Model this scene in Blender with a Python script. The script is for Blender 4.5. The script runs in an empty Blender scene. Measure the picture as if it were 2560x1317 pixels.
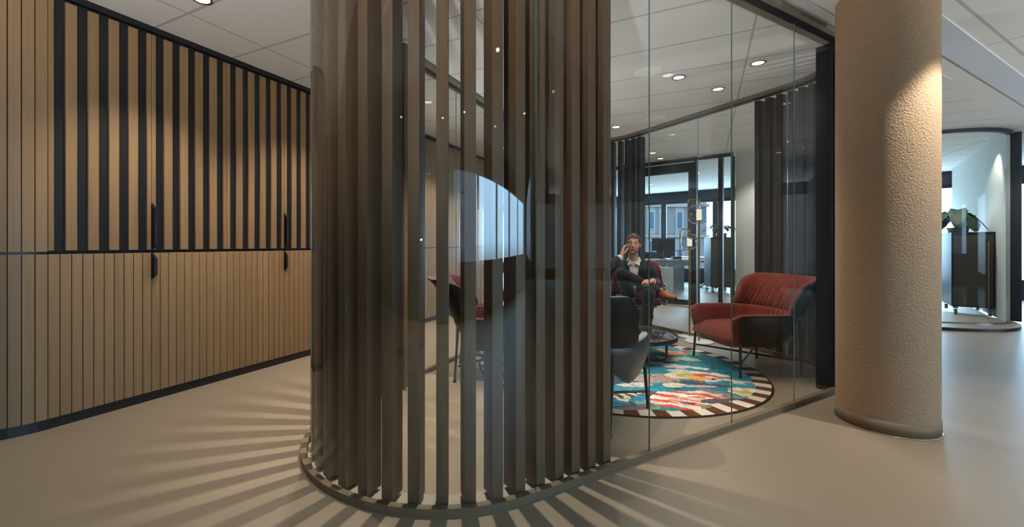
import bpy, bmesh, math, random
from mathutils import Vector, Matrix
random.seed(7)
PI = math.pi
C = bpy.context.scene.collection
# ------------------------------------------------------------------ camera model (pixels of a 2560x1317 frame)
F, CX, CY, EYE, CEIL = 1093.0, 1185.0, 610.0, 1.12, 2.68
def fl(x, y, z=0.0):
    Y = F*(EYE-z)/(y-CY); return Vector(((x-CX)/F*Y, Y))
def at(x, y, Y):
    return Vector(((x-CX)/F*Y, Y, EYE-(y-CY)*Y/F))
cam = bpy.data.cameras.new('camera'); camo = bpy.data.objects.new('camera', cam); C.objects.link(camo)
camo.location = (0, 0, EYE); camo.rotation_euler = (PI/2, 0, 0)
cam.sensor_width = 36; cam.sensor_fit = 'HORIZONTAL'; cam.lens = F/2560*36
cam.shift_x = (1280-CX)/2560; cam.shift_y = -(658.5-CY)/2560; cam.clip_start = .05; cam.clip_end = 300
bpy.context.scene.camera = camo

# ------------------------------------------------------------------ mesh helpers
def V2(a): return Vector((math.cos(a), math.sin(a)))
class MB:
    def __init__(s): s.v = []; s.f = []; s.m = []; s.s = []
    def add(s, vs, fs, m=0, sm=False):
        o = len(s.v); s.v += [tuple(v) for v in vs]
        for f in fs: s.f.append([i+o for i in f]); s.m.append(m); s.s.append(sm)
        return s
    def box(s, c, d, rz=0, bev=0, m=0, M=None):
        bm = bmesh.new(); bmesh.ops.create_cube(bm, size=1)
        for v in bm.verts: v.co = Vector((v.co.x*d[0], v.co.y*d[1], v.co.z*d[2]))
        if bev: bmesh.ops.bevel(bm, geom=bm.edges[:], offset=bev, segments=3, affect='EDGES', profile=.6)
        T = Matrix.Translation(c) @ (M.to_4x4() if M else Matrix.Rotation(rz, 4, 'Z'))
        bm.verts.index_update()
        s.add([T @ v.co for v in bm.verts], [[v.index for v in f.verts] for f in bm.faces], m, bev > 0); bm.free(); return s
    def loft(s, rings, m=0, sm=True, caps=True, closed=True):
        n = len(rings[0]); vs = [p for r in rings for p in r]; fs = []
        for i in range(len(rings)-1):
            for j in range(n if closed else n-1):
                k = (j+1) % n; fs.append([i*n+j, i*n+k, (i+1)*n+k, (i+1)*n+j])
        if caps: fs += [list(range(n))[::-1], [(len(rings)-1)*n+j for j in range(n)]]
        return s.add(vs, fs, m, sm)
    def tube(s, path, r, n=10, m=0, closed=False):
        P = [Vector(p) for p in path]; R = r if isinstance(r, (list, tuple)) else [r]*len(P)
        rings = []; up = None; N = len(P)
        for i, p in enumerate(P):
            t = (P[(i+1) % N]-P[i-1]) if (closed or 0 < i < N-1) else (P[1]-P[0] if i == 0 else P[-1]-P[-2])
            t.normalize()
            if up is None: up = t.orthogonal()
            up = (up - t*up.dot(t)).normalized(); b = t.cross(up)
            rings.append([p+(up*math.cos(a)+b*math.sin(a))*R[i] for a in [2*PI*k/n for k in range(n)]])
        if closed: rings.append(rings[0])
        return s.loft(rings, m, True, not closed)
    def cyl(s, p0, p1, r0, r1=None, n=20, m=0):
        p0 = Vector(p0); p1 = Vector(p1); r1 = r0 if r1 is None else r1
        t = (p1-p0).normalized(); u = t.orthogonal().normalized(); b = t.cross(u)
        rg = lambda p, r: [p+(u*math.cos(a)+b*math.sin(a))*r for a in [2*PI*k/n for k in range(n)]]
        a, c = rg(p0, r0), rg(p1, r1); o = a+c
        s.add(o, [[j, (j+1) % n, n+(j+1) % n, n+j] for j in range(n)], m, True)
        s.add(o, [list(range(n))[::-1], [n+j for j in range(n)]], m, False); return s
    def lathe(s, prof, c=(0, 0, 0), n=40, m=0, sm=True, caps=False):
        c = Vector(c)
        return s.loft([[c+Vector((r*math.cos(a), r*math.sin(a), z)) for a in [2*PI*k/n for k in range(n)]] for r, z in prof], m, sm, caps)
    def prism(s, poly, z0, z1, m=0, sm=False):
        n = len(poly); vs = [(p[0], p[1], z0) for p in poly]+[(p[0], p[1], z1) for p in poly]
        s.add(vs, [[j, (j+1) % n, n+(j+1) % n, n+j] for j in range(n)], m, sm)
        s.add(vs, [list(range(n))[::-1], [n+j for j in range(n)]], m, False); return s
    def sph(s, c, r, n=24, k=14, m=0, M=None):
        r = (r, r, r) if not isinstance(r, (tuple, list)) else r; c = Vector(c); rings = []
        for i in range(k+1):
            t = -PI/2+PI*i/k; t = max(-PI/2+.02, min(PI/2-.02, t)); ring = []
            for j in range(n):
                a = 2*PI*j/n; p = Vector((r[0]*math.cos(t)*math.cos(a), r[1]*math.cos(t)*math.sin(a), r[2]*math.sin(t)))
                ring.append(c+(M @ p if M else p))
            rings.append(ring)
        return s.loft(rings, m, True, True)
    def cap(s, a, b, ra, rb, n=14):
        a = Vector(a); b = Vector(b); s.sph(a, ra, n, 10); s.sph(b, rb, n, 10); return s.cyl(a, b, ra, rb, n)
    def mesh(s, name, mats):
        me = bpy.data.meshes.new(name); me.from_pydata(s.v, [], s.f)
        for x in (mats if isinstance(mats, (list, tuple)) else [mats]): me.materials.append(x)
        me.polygons.foreach_set('material_index', s.m); me.polygons.foreach_set('use_smooth', s.s); me.update()
        bm = bmesh.new(); bm.from_mesh(me); bmesh.ops.recalc_face_normals(bm, faces=bm.faces); bm.to_mesh(me); bm.free()
        return me
    def build(s, name, mats, parent=None):
        o = bpy.data.objects.new(name, s.mesh(name, mats)); C.objects.link(o)
        if parent: o.parent = parent
        return o
def tag(o, label=None, cat=None, group=None, kind=None):
    if label: o['label'] = label
    if cat: o['category'] = cat
    if group: o['group'] = group
    if kind: o['kind'] = kind
    return o
def empty(name, label, cat, loc=(0, 0, 0), rz=0, group=None):
    o = bpy.data.objects.new(name, None); C.objects.link(o); o.location = loc; o.rotation_euler = (0, 0, rz)
    o.empty_display_size = .1
    return tag(o, label, cat, group)
def copytree(o, parent=None):
    c = o.copy(); C.objects.link(c); c.parent = parent
    for ch in list(o.children): copytree(ch, c)
    return c
def struct(name, mb, mat): return tag(mb.build(name, mat), kind='structure')
def voxel(mb, name, mat, parent, size=.006, smooth=4, fac=.5, sub=0):
    o = mb.build(name, mat, None)
    r = o.modifiers.new('r', 'REMESH'); r.mode = 'VOXEL'; r.voxel_size = size; r.use_smooth_shade = True
    q = o.modifiers.new('s', 'SMOOTH'); q.iterations = smooth; q.factor = fac
    dg = bpy.context.evaluated_depsgraph_get(); dg.update()
    me = bpy.data.meshes.new_from_object(o.evaluated_get(dg), depsgraph=dg)
    o.modifiers.clear(); o.data = me
    if not me.materials: me.materials.append(mat)
    me.polygons.foreach_set('use_smooth', [True]*len(me.polygons))
    o.parent = parent
    return o

# ------------------------------------------------------------------ materials
def lin(r, g, b):
    q = lambda c: (c/255/12.92) if c/255 <= .04045 else ((c/255+.055)/1.055)**2.4
    return (q(r), q(g), q(b), 1)
class NT:
    def __init__(s, name):
        s.mat = bpy.data.materials.new(name); s.mat.use_nodes = True; s.t = s.mat.node_tree; s.t.nodes.clear()
        s.out = s.t.nodes.new('ShaderNodeOutputMaterial')
    def n(s, typ, **kw):
        x = s.t.nodes.new('ShaderNode'+typ)
        for k, v in kw.items():
            if k.startswith('i_'):
                key = k[2:]; key = int(key) if key.isdigit() else key.replace('_', ' ')
                if isinstance(v, bpy.types.NodeSocket): s.t.links.new(v, x.inputs[key])
                else: x.inputs[key].default_value = v
            else: setattr(x, k, v)
        return x
    def math(s, op, a, b=None, c=None):
        x = s.t.nodes.new('ShaderNodeMath'); x.operation = op
        for i, v in enumerate((a, b, c)):
            if v is None: continue
            if isinstance(v, bpy.types.NodeSocket): s.t.links.new(v, x.inputs[i])
            else: x.inputs[i].default_value = v
        return x.outputs[0]
    def mix(s, fac, a, b):
        x = s.t.nodes.new('ShaderNodeMix'); x.data_type = 'RGBA'
        for i, v in ((0, fac), (6, a), (7, b)):
            if isinstance(v, bpy.types.NodeSocket): s.t.links.new(v, x.inputs[i])
            else: x.inputs[i].default_value = v
        return x.outputs[2]
    def coord(s, kind='Object', scale=(1, 1, 1), loc=None):
        tc = s.n('TexCoord'); mp = s.n('Mapping'); s.t.links.new(tc.outputs[kind], mp.inputs[0]); mp.inputs['Scale'].default_value = scale
        if loc is not None: s.t.links.new(loc, mp.inputs['Location'])
        return mp.outputs[0]
    def done(s, sh): s.t.links.new(sh, s.out.inputs[0]); return s.mat
    def pbr(s, col, rough=.5, metal=0, spec=.5, bump=None, bstr=.2, bdist=.01, **kw):
        b = s.n('BsdfPrincipled')
        for k, v in (('Base Color', col), ('Roughness', rough), ('Metallic', metal), ('Specular IOR Level', spec)):
            if isinstance(v, bpy.types.NodeSocket): s.t.links.new(v, b.inputs[k])
            else: b.inputs[k].default_value = v
        for k, v in kw.items(): b.inputs[k.replace('_', ' ')].default_value = v
        if bump is not None:
            u = s.n('Bump', i_Strength=bstr, i_Distance=bdist, i_Height=bump); s.t.links.new(u.outputs[0], b.inputs['Normal'])
        return s.done(b.outputs[0])
def plain(name, col, rough=.5, metal=0, spec=.5, **kw):
    t = NT(name); nz = t.n('TexNoise', i_Scale=40.0, i_Detail=3.0); t.t.links.new(t.coord(), nz.inputs[0])
    c = t.mix(t.math('MULTIPLY', nz.outputs[0], .25), col, tuple(x*.82 for x in col[:3])+(1,))
    return t.pbr(c, rough, metal, spec, **kw)
def wood(name, c1, c2, rough=.55, grain=70, spec=.4, rnd=True):
    t = NT(name); loc = None
    if rnd:
        oi = t.n('ObjectInfo'); cb = t.n('CombineXYZ'); t.t.links.new(t.math('MULTIPLY', oi.outputs['Random'], 37.0), cb.inputs[0]); loc = cb.outputs[0]
    v = t.coord('Object', (1, 1, .03), loc)
    a = t.n('TexNoise', i_Scale=float(grain), i_Detail=4.0, i_Roughness=.6); t.t.links.new(v, a.inputs[0])
    b = t.n('TexNoise', i_Scale=7.0, i_Detail=2.0); t.t.links.new(v, b.inputs[0])
    k = t.math('ADD', t.math('MULTIPLY', a.outputs[0], .6), t.math('MULTIPLY', b.outputs[0], .5))
    return t.pbr(t.mix(k, c1, c2), rough, 0, spec, a.outputs[0], .12, .004)
def emit(name, col, st):
    t = NT(name); e = t.n('Emission', i_Color=col, i_Strength=st); return t.done(e.outputs[0])
def glass(name, tint, k=1.0, rough=0.0, ior=1.5):
    t = NT(name); tr = t.n('BsdfTransparent', i_Color=tint); g = t.n('BsdfGlossy', i_Color=(1, 1, 1, 1), i_Roughness=rough)
    lw = t.n('LayerWeight', i_Blend=.5); m = t.n('MixShader')      # Schlick on both faces of the pane
    fr = t.math('ADD', .04, t.math('MULTIPLY', t.math('POWER', lw.outputs['Facing'], 5.0), .96))
    t.t.links.new(t.math('MULTIPLY', fr, k), m.inputs[0]); t.t.links.new(tr.outputs[0], m.inputs[1]); t.t.links.new(g.outputs[0], m.inputs[2])
    return t.done(m.outputs[0])
M = {}
M['oak'] = wood('brown oak veneer', lin(106, 82, 55), lin(168, 135, 97), .5, 60)
M['fin'] = wood('dark stained oak', lin(68, 51, 36), lin(124, 97, 70), .55, 90)
M['finblack'] = wood('black stained oak', lin(24, 26, 31), lin(38, 41, 49), .45, 90)
M['black'] = plain('black lacquer', lin(26, 26, 29), .42)
M['blackmetal'] = plain('black powder coat', lin(22, 22, 24), .4)
M['plinth'] = plain('bronze brown plinth', lin(112, 95, 74), .5)
M['rail'] = plain('taupe head rail', lin(122, 115, 102), .6)
M['frame'] = plain('anthracite frame', lin(48, 56, 64), .45)
M['steel'] = plain('brushed steel', lin(160, 162, 165), .3, 1)
M['brass'] = plain('satin brass', lin(190, 148, 84), .3, 1)
M['white'] = plain('white laminate', lin(205, 208, 208), .5)
M['grey'] = plain('grey laminate', lin(128, 132, 136), .5)
M['darkgrey'] = plain('dark grey plastic', lin(44, 47, 52), .45)
M['navy'] = plain('dark cupboard lacquer', lin(62, 66, 76), .45)
M['wallwhite'] = plain('pale grey green plaster', lin(196, 203, 196), .8)
M['wallgrey'] = plain('dim grey plaster', lin(120, 112, 102), .85)
M['glass'] = glass('clear glass', (.986, .991, .988, 1), .32)
M['glasscurved'] = glass('curved clear glass', (.984, .990, .987, 1), .45)
M['glassedge'] = plain('green glass edge', lin(104, 150, 145), .15)
M['globe'] = glass('smoke blue glass', (.74, .83, .88, 1), 2.2)
M['screen'] = emit('lit screen', lin(150, 190, 225), .8)
M['lens'] = emit('lit downlight', (1, .86, .68, 1), 16)
M['lamp'] = emit('lit frosted cylinder', (1, .83, .58, 1), 1.25)

def floor_mat():
    t = NT('cast beige resin floor'); v = t.coord()
    a = t.n('TexNoise', i_Scale=1.6, i_Detail=3.0); t.t.links.new(v, a.inputs[0])
    b = t.n('TexNoise', i_Scale=160.0, i_Detail=2.0); t.t.links.new(v, b.inputs[0])
    c = t.mix(a.outputs[0], lin(138, 124, 105), lin(152, 137, 117))
    c = t.mix(t.math('MULTIPLY', b.outputs[0], .25), c, lin(120, 107, 91))
    return t.pbr(c, .37, 0, .5, b.outputs[0], .05, .002)
M['floor'] = floor_mat()
def ceil_mat(name, gd, g0, gs, q0, qs, w=.02, base=(228, 227, 224), line=(188, 186, 183)):
    t = NT(name); tc = t.n('TexCoord'); sx = t.n('SeparateXYZ'); t.t.links.new(tc.outputs['Object'], sx.inputs[0])
    X, Y = sx.outputs[0], sx.outputs[1]
    dot = lambda a, b: t.math('ADD', t.math('MULTIPLY', X, a), t.math('MULTIPLY', Y, b))
    def lines(u, o, s, ww):
        fr = t.math('FRACT', t.math('MULTIPLY', t.math('SUBTRACT', u, o), 1/s))
        return t.math('LESS_THAN', t.math('MULTIPLY', t.math('MINIMUM', fr, t.math('SUBTRACT', 1.0, fr)), s), ww/2)
    q = dot(gd[1], -gd[0]); g = dot(*gd)
    sh = t.math('MULTIPLY', t.math('LESS_THAN', q, -1.6), gs/2)
    k = t.math('MAXIMUM', lines(t.math('ADD', g, sh), g0, gs, w), lines(q, q0, qs, w*.8))
    nz = t.n('TexNoise', i_Scale=300.0); t.t.links.new(tc.outputs['Object'], nz.inputs[0])
    c = t.mix(t.math('MULTIPLY', nz.outputs[0], .15), lin(*base), lin(*[c*.92 for c in base]))
    return t.pbr(t.mix(k, c, lin(*line)), .9, 0, .1)
GD = (.4662, .8847)
M['ceil'] = ceil_mat('white ceiling tiles', GD, 3.177, .5845, -3.09, 1.7025)
M['ceil2'] = ceil_mat('white ceiling planks', (.4903, -.8716), -.05, .58, 1.2, 3.2)
M['ceildark'] = ceil_mat('ceiling tiles darkened for dim reflections', GD, 3.177, .5845, -3.09, 1.7025, base=(86, 86, 88), line=(120, 122, 124))  # unseen ceiling coloured darker so the glass reflects it dimly
def stucco():
    t = NT('beige stucco'); v = t.coord()
    a = t.n('TexNoise', i_Scale=105.0, i_Detail=2.5); t.t.links.new(v, a.inputs[0])
    c = t.mix(a.outputs[0], lin(160, 135, 108), lin(190, 163, 132))
    return t.pbr(c, .8, 0, .25, a.outputs[0], .8, .008)
M['stucco'] = stucco()
M['skirt'] = plain('brown vinyl skirting', lin(122, 104, 80), .55)
def velvet(name, c1, c2, sh=.6):
    t = NT(name); v = t.coord('Object', (9, 9, 1.5))
    a = t.n('TexNoise', i_Scale=1.6, i_Detail=2.0); t.t.links.new(v, a.inputs[0])
    n2 = t.n('TexNoise', i_Scale=500.0); t.t.links.new(t.coord(), n2.inputs[0])
    return t.pbr(t.mix(a.outputs[0], c1, c2), .75, 0, .2, a.outputs[0], .35, .03, Sheen_Weight=sh, Sheen_Roughness=.4)
M['velvet'] = velvet('rust red velvet', lin(84, 28, 21), lin(130, 52, 40), .3)
M['velvetgrey'] = velvet('pale grey fabric', lin(128, 136, 134), lin(150, 158, 155), .3)
M['velvetwine'] = velvet('wine red velvet', lin(70, 24, 30), lin(96, 36, 42))
M['leather'] = plain('black saddle leather', lin(14, 14, 16), .45, spec=.25)
M['leathergrey'] = plain('grey saddle leather', lin(70, 70, 68), .42)

# ------------------------------------------------------------------ plan of the rounded glass room
R = .809
U1 = Vector((.8716, .4903)); U2 = Vector(GD); U3 = Vector((-.3987, .917))
O1 = Vector((.4903, -.8716)); O2 = Vector((-.8847, .4662)); O3 = Vector((.917, .3987))
A1, A2, A3 = math.atan2(O1.y, O1.x), math.atan2(O2.y, O2.x), math.atan2(O3.y, O3.x)     # -60.6, 152.2, 23.5 deg
CN, CR, CB = Vector((-.1606, 2.5954)), Vector((2.362, 4.011)), Vector((1.559, 5.858))
LEN1 = (CR-CN).dot(U1); LEN3 = (CB-CR).dot(U3); LEN2 = (CB-CN).dot(U2)
def arc(c, a0, a1, r, step=.05):
    n = max(2, int(abs(a1-a0)/step)); return [c+V2(a0+(a1-a0)*i/n)*r for i in range(n+1)]
def nose(a): return A1+a                                    # a <= 0, turns from the straight front to the left side
TURN = (A2-2*PI)-A1
def perimeter(ins):
    r = R-ins
    return ([CN+O1*r]+arc(CR, A1, A3, r)+arc(CB, A3, A2, r)+arc(CN, A2, A1+2*PI, r)[:-1])
def ringwall(i0, i1, z0, z1):
    a, b = perimeter(i0), perimeter(i1); n = len(a); mb = MB()
    vs = [(p.x, p.y, z) for p, z in [(p, z0) for p in a]+[(p, z0) for p in b]+[(p, z1) for p in a]+[(p, z1) for p in b]]
    fs = []
    for j in range(n):
        k = (j+1) % n
        fs += [[j, k, 2*n+k, 2*n+j], [n+k, n+j, 3*n+j, 3*n+k], [2*n+j, 2*n+k, 3*n+k, 3*n+j], [k, j, n+j, n+k]]
    return mb.add(vs, fs)
# ------------------------------------------------------------------ floor, ceilings, outer walls
def clipf(poly):                                    # keep what lies inside the window front
    d = lambda p: p[0]*.669+p[1]*.743-14.0; out = []
    for i in range(len(poly)):
        a, b = poly[i-1], poly[i]; da, db = d(a), d(b)
        if da*db < 0: k = da/(da-db); out.append((a[0]+(b[0]-a[0])*k, a[1]+(b[1]-a[1])*k))
        if db <= 0: out.append(b)
    return out
struct('floor', MB().prism(clipf([(-5.3, -2.7), (12.4, -2.7), (12.4, 22), (-5.3, 22)]), -.1, 0), M['floor'])
bl = CN+O1*(R+.055)
def on_line(x): t = (x-bl.x)/U1.x; return (x, bl.y+t*U1.y)
far = clipf([on_line(-5.3), on_line(12.4), (12.4, 22), (-5.3, 22)])
def cuty(poly, y0, keep_above):
    out = []
    for i in range(len(poly)):
        a, b = poly[i-1], poly[i]; da, db = a[1]-y0, b[1]-y0
        if not keep_above: da, db = -da, -db
        if da*db < 0: k = da/(da-db); out.append((a[0]+(b[0]-a[0])*k, a[1]+(b[1]-a[1])*k))
        if db >= 0: out.append(b)
    return out
near = clipf([(-5.3, -2.7), (12.4, -2.7), on_line(12.4), on_line(-5.3)])
struct('ceiling', MB().prism(cuty(far, 1.5, True), CEIL, CEIL+.1), M['ceil'])
struct('ceiling', MB().prism(cuty(far, 1.5, False), CEIL, CEIL+.1), M['ceildark'])  # unseen stretch in the darkened tile colour
struct('ceiling', MB().prism(cuty(near, 1.5, True), CEIL, CEIL+.1), M['ceil2'])
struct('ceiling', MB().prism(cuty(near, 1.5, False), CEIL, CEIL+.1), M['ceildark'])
NF = Vector((.669, .743)); DF = Vector((.743, -.669)); P0F = NF*13.8
fp = lambda t, d=0: P0F+DF*t+NF*d
rzF = math.atan2(DF.y, DF.x)
T0, T1 = -13.2, 6.75
def facade(name, z0, z1, th, mat):
    c = fp((T0+T1)/2, th/2); struct(name, MB().box((c.x, c.y, (z0+z1)/2), (T1-T0, th, z1-z0), rzF), mat)
facade('wall_back', 2.41, 2.9, .25, M['frame']); facade('wall_back', -.1, .32, .25, M['frame'])
c = fp(-16.4, .12); struct('wall_back', MB().box((c.x, c.y, CEIL/2), (6.4, .25, CEIL+.2), rzF), M['wallgrey'])
BAY = (T1-T0)/14
for i in range(14):
    t = T0+BAY*(i+.5); c = fp(t, .1); w = BAY
    mb = MB()
    for s in (-1, 1): mb.box((s*(w/2-.035), 0, 1.365), (.07, .09, 2.09))
    mb.box((0, 0, 2.37), (w-.14, .09, .08)); mb.box((0, 0, .36), (w-.14, .09, .08))
    wd = struct('window_%d' % (i+1), mb, M['frame']); wd.location = (c.x, c.y, 0); wd.rotation_euler = (0, 0, rzF)
    MB().box((0, 0, 1.365), (w-.14, .008, 1.93)).build('pane', M['glass'], wd)
# wall behind the camera with a run of windows, and the side walls
mb = MB()
for x0, x1, z0, z1 in ((-5.3, .5, 0, CEIL), (9.0, 12.4, 0, CEIL), (.5, 9.0, 0, .8), (.5, 9.0, 2.25, CEIL)):
    mb.box(((x0+x1)/2, -2.6, (z0+z1)/2), (x1-x0, .2, z1-z0))
struct('wall_front', mb, M['black'])
struct('wall_left', MB().box((-5.2, 9, CEIL/2), (.2, 25, CEIL)), M['wallgrey'])
for k in range(5):
    x = .5+1.7*(k+.5); mb = MB()
    for s in (-1, 1): mb.box((x+s*.815, -2.6, 1.525), (.07, .08, 1.45))
    mb.box((x, -2.6, .83), (1.56, .08, .06)); mb.box((x, -2.6, 2.22), (1.56, .08, .06))
    wn = struct('window_%d' % (20+k), mb, M['frame']); MB().box((x, -2.6, 1.525), (1.56, .008, 1.33)).build('pane', M['glass'], wn)
mb = MB()
for y0, y1, z0, z1 in ((-2.6, -1.6, 0, CEIL), (-1.6, 4.2, 0, .3), (-1.6, 4.2, 2.45, CEIL), (4.2, 7.7, 0, CEIL)):
    mb.box((12.3, (y0+y1)/2, (z0+z1)/2), (.2, y1-y0, z1-z0))
struct('wall_right', mb, M['frame'])
mb = MB()
for y in (-1.56, .35, 2.25, 4.16): mb.box((12.3, y, 1.375), (.08, .07, 2.15))
mb.box((12.3, 1.3, .33), (.08, 5.7, .06)); mb.box((12.3, 1.3, 2.42), (.08, 5.7, .06))
w16 = struct('window_16', mb, M['frame']); MB().box((12.3, 1.3, 1.375), (.008, 5.65, 2.03)).build('pane', M['glass'], w16)

# ------------------------------------------------------------------ left wall: cupboards and slatted cladding
PW = Vector((-2.3171, 3.1229)); RZW = math.atan2(GD[1], GD[0]); INW = Vector((-GD[1], GD[0])); UW = .0559
wp = lambda s, d=0: PW+Vector(GD)*s+INW*d
ZS = 1.066
def cupboard(s0, lab, n):
    o = wp(s0); t = empty('wall_cupboard', lab, 'cupboard', (o.x, o.y, 0), RZW, 'slatted cupboards along the left wall')
    W = UW*20
    MB().box((W/2, .26, 1.355), (W, .45, 2.57)).build('carcass', M['black'], t)
    for k in (0, 1):
        x0 = k*UW*10; w = UW*10
        mb = MB().box((x0+w/2, .022, (1.074+2.635)/2), (w-.003, .02, 2.635-1.074), m=1)
        for a, b in [(0, .5)]+[(1.5+2*j, 2.5+2*j) for j in range(4)]+[(9.5, 10)]:
            g0 = .0015 if a == 0 else 0; g1 = .0015 if b == 10 else 0
            mb.box((x0+(a+b)/2*UW+(g0-g1)/2, .005, (1.08+2.62)/2), ((b-a)*UW-g0-g1, .018, 2.62-1.08), bev=.0015)
        du = mb.build('door', [M['oak'], M['black']], t); du['label'] = 'upper door with oak slats spaced over black'
        mb = MB().box((x0+w/2, .022, .56), (w-.003, .02, .99), m=1)
        for j in range(10): mb.box((x0+(j+.5)*UW, .005, .561), (UW-.0045, .018, .994), bev=.0015)
        dl = mb.build('door', [M['oak'], M['black']], t); dl['label'] = 'lower door of close set oak boards'
        if k == 1:
            for d, z0, z1 in ((du, 1.078, 1.414), (dl, .872, 1.062)):
                sec = lambda z, q: [(x0-.004, -.004, z), (x0+.004+q*.03, -.004, z), (x0+.004+q*.03, -.004-q*.012, z), (x0+.002, -.004-q*.034, z)]
                MB().loft([sec(z0, .12), sec(z0+.03, 1), sec(z1-.05, 1), sec(z1, .12)], sm=False).build('handle', M['leather'], d)
    return t
cupboard(-.548, 'tall oak slatted cupboard left, nearer the dark curved wall end', 0)
cupboard(-.548+UW*20, 'tall oak slatted cupboard right, partly behind the rounded glass', 1)
mb = MB(); s2 = -.548+UW*40
for z0, z1 in ((.065, 1.058), (1.074, 2.62)):
    n = 68
    for j in range(n):
        c = wp(s2+(j+.5)*UW, .005); mb.box((c.x, c.y, (z0+z1)/2), (UW-.0045, .018, z1-z0), RZW)
    # rounded end turning away from the corridor
    RC = .42; cc = wp(-.548, RC)
    for j in range(12):
        a = (j+.5)*UW/RC; d = -INW*math.cos(a)-Vector(GD)*math.sin(a); c = cc+d*(RC-.005)
        mb.box((c.x, c.y, (z0+z1)/2), (UW-.0045, .018, z1-z0), RZW-a)
c = wp(s2+2, .04); mb.box((c.x, c.y, 1.34), (4.4, .04, CEIL), RZW, m=1)
d2 = lambda a, r: cc+(-INW*math.cos(a)-Vector(GD)*math.sin(a))*r
poly = [d2(i*.1, RC-.02) for i in range(17)]+[d2(i*.1, RC-.06) for i in range(16, -1, -1)]
mb.prism([(p.x, p.y) for p in poly], 0, CEIL, 1)
e = d2(1.6, RC-.01); f2 = e+INW*3.2; mid = (e+f2)/2
mb.box((mid.x, mid.y, CEIL/2), (3.2, .05, CEIL), math.atan2(INW.y, INW.x), m=2)
wl = mb.build('wall_left', [M['oak'], M['black'], M['wallgrey']]); tag(wl, kind='structure')
mb = MB(); c = wp(2.1, .021); mb.box((c.x, c.y, .031), (5.3, .03, .062), RZW)
poly = [d2(i*.1, RC-.006) for i in range(17)]+[d2(i*.1, RC-.05) for i in range(16, -1, -1)]
mb.prism([(p.x, p.y) for p in poly], 0, .062)
struct('baseboard_left', mb, M['black'])
mb = MB(); c = wp(2.1, .01); mb.box((c.x, c.y, 2.66), (5.3, .036, .04), RZW)
poly = [d2(i*.1, RC+.006) for i in range(17)]+[d2(i*.1, RC-.05) for i in range(16, -1, -1)]
mb.prism([(p.x, p.y) for p in poly], 2.64, CEIL)
struct('trim_1', mb, M['black'])

# ------------------------------------------------------------------ glass room: plinth, head rail, glass, fins
struct('trim_2', ringwall(0, .032, 0, .036), M['plinth'])
mb = ringwall(-.056, -.018, 2.65, CEIL+.005); b2 = ringwall(.03, .085, 2.65, CEIL+.005)
mb.add(b2.v, b2.f); struct('trim_3', mb, M['rail'])
struct('trim_4', ringwall(-.018, .03, 2.645, CEIL+.004), M['black'])
GI0, GI1 = .012, .018
def glass_panel(pts_out, pts_in, label, mat='glass'):
    t = tag(MB().build('glass_panel', M['glass']), label, 'glass panel', 'glass panels around the meeting room')
    n = len(pts_out); z0, z1 = .03, 2.66; mb = MB()
    vs = [(p.x, p.y, z) for z in (z0, z1) for p in pts_out]+[(p.x, p.y, z) for z in (z0, z1) for p in pts_in]
    q = 2*n; mb.v = vs
    for j in range(n-1):
        mb.f += [[j, j+1, n+j+1, n+j], [q+j+1, q+j, q+n+j, q+n+j+1]]; mb.m += [0, 0]; mb.s += [n > 2]*2
    for j in (0, n-1): mb.f.append([j, n+j, q+n+j, q+j]); mb.m.append(1); mb.s.append(False)
    t.data = mb.mesh('glass_panel', [M[mat], M['glassedge']]); return t
def flat(c, o, u, a, b, label):
    g = .0015; f = lambda i: [c+o*(R-i)+u*(a+g), c+o*(R-i)+u*(b-g)]
    return glass_panel(f(GI0), f(GI1), label)
def bent(c, a0, a1, label):
    return glass_panel(arc(c, a0, a1, R-GI0, .03), arc(c, a0, a1, R-GI1, .03), label, 'glasscurved')
AJ = -1.41
glass_panel(arc(CN, nose(AJ), nose(0), R-GI0, .03)+[CN+O1*(R-GI0)+U1*.0478], arc(CN, nose(AJ), nose(0), R-GI1, .03)+[CN+O1*(R-GI1)+U1*.0478], 'large curved clear glass panel wrapping the rounded nose before the fins', 'glasscurved')
bent(CN, nose(-TURN), nose(AJ-.002), 'curved glass panel at the left side of the nose facing the cupboards')
js = [.049, .791, 1.532, 2.273, LEN1]
for k, lab in enumerate(['flat glass panel half over dark fins and half over the grey chair', 'flat glass panel in front of the seated man and the rug', 'flat glass panel in front of the red armchair', 'flat glass panel beside the beige column']):
    flat(CN, O1, U1, js[k], js[k+1], lab)
bent(CR, A1, A3, 'curved glass panel behind the red armchair in the dark corner')
for k, lab in enumerate(['flat glass panel left of the tall lamp in the rear of the room', 'flat glass panel behind the two lamps in the rear of the room']):
    flat(CR, O3, U3, LEN3*(1-k)/2, LEN3*(2-k)/2, lab)
bent(CB, A3, A2, 'curved glass panel at the far end behind the seated man')
nl = 5
for k in range(nl):
    flat(CN, O2, U2, LEN2*k/nl, LEN2*(k+1)/nl, 'flat glass panel of the side facing the cupboards, number %s from the nose' % ['one', 'two', 'three', 'four', 'five'][k])
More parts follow.
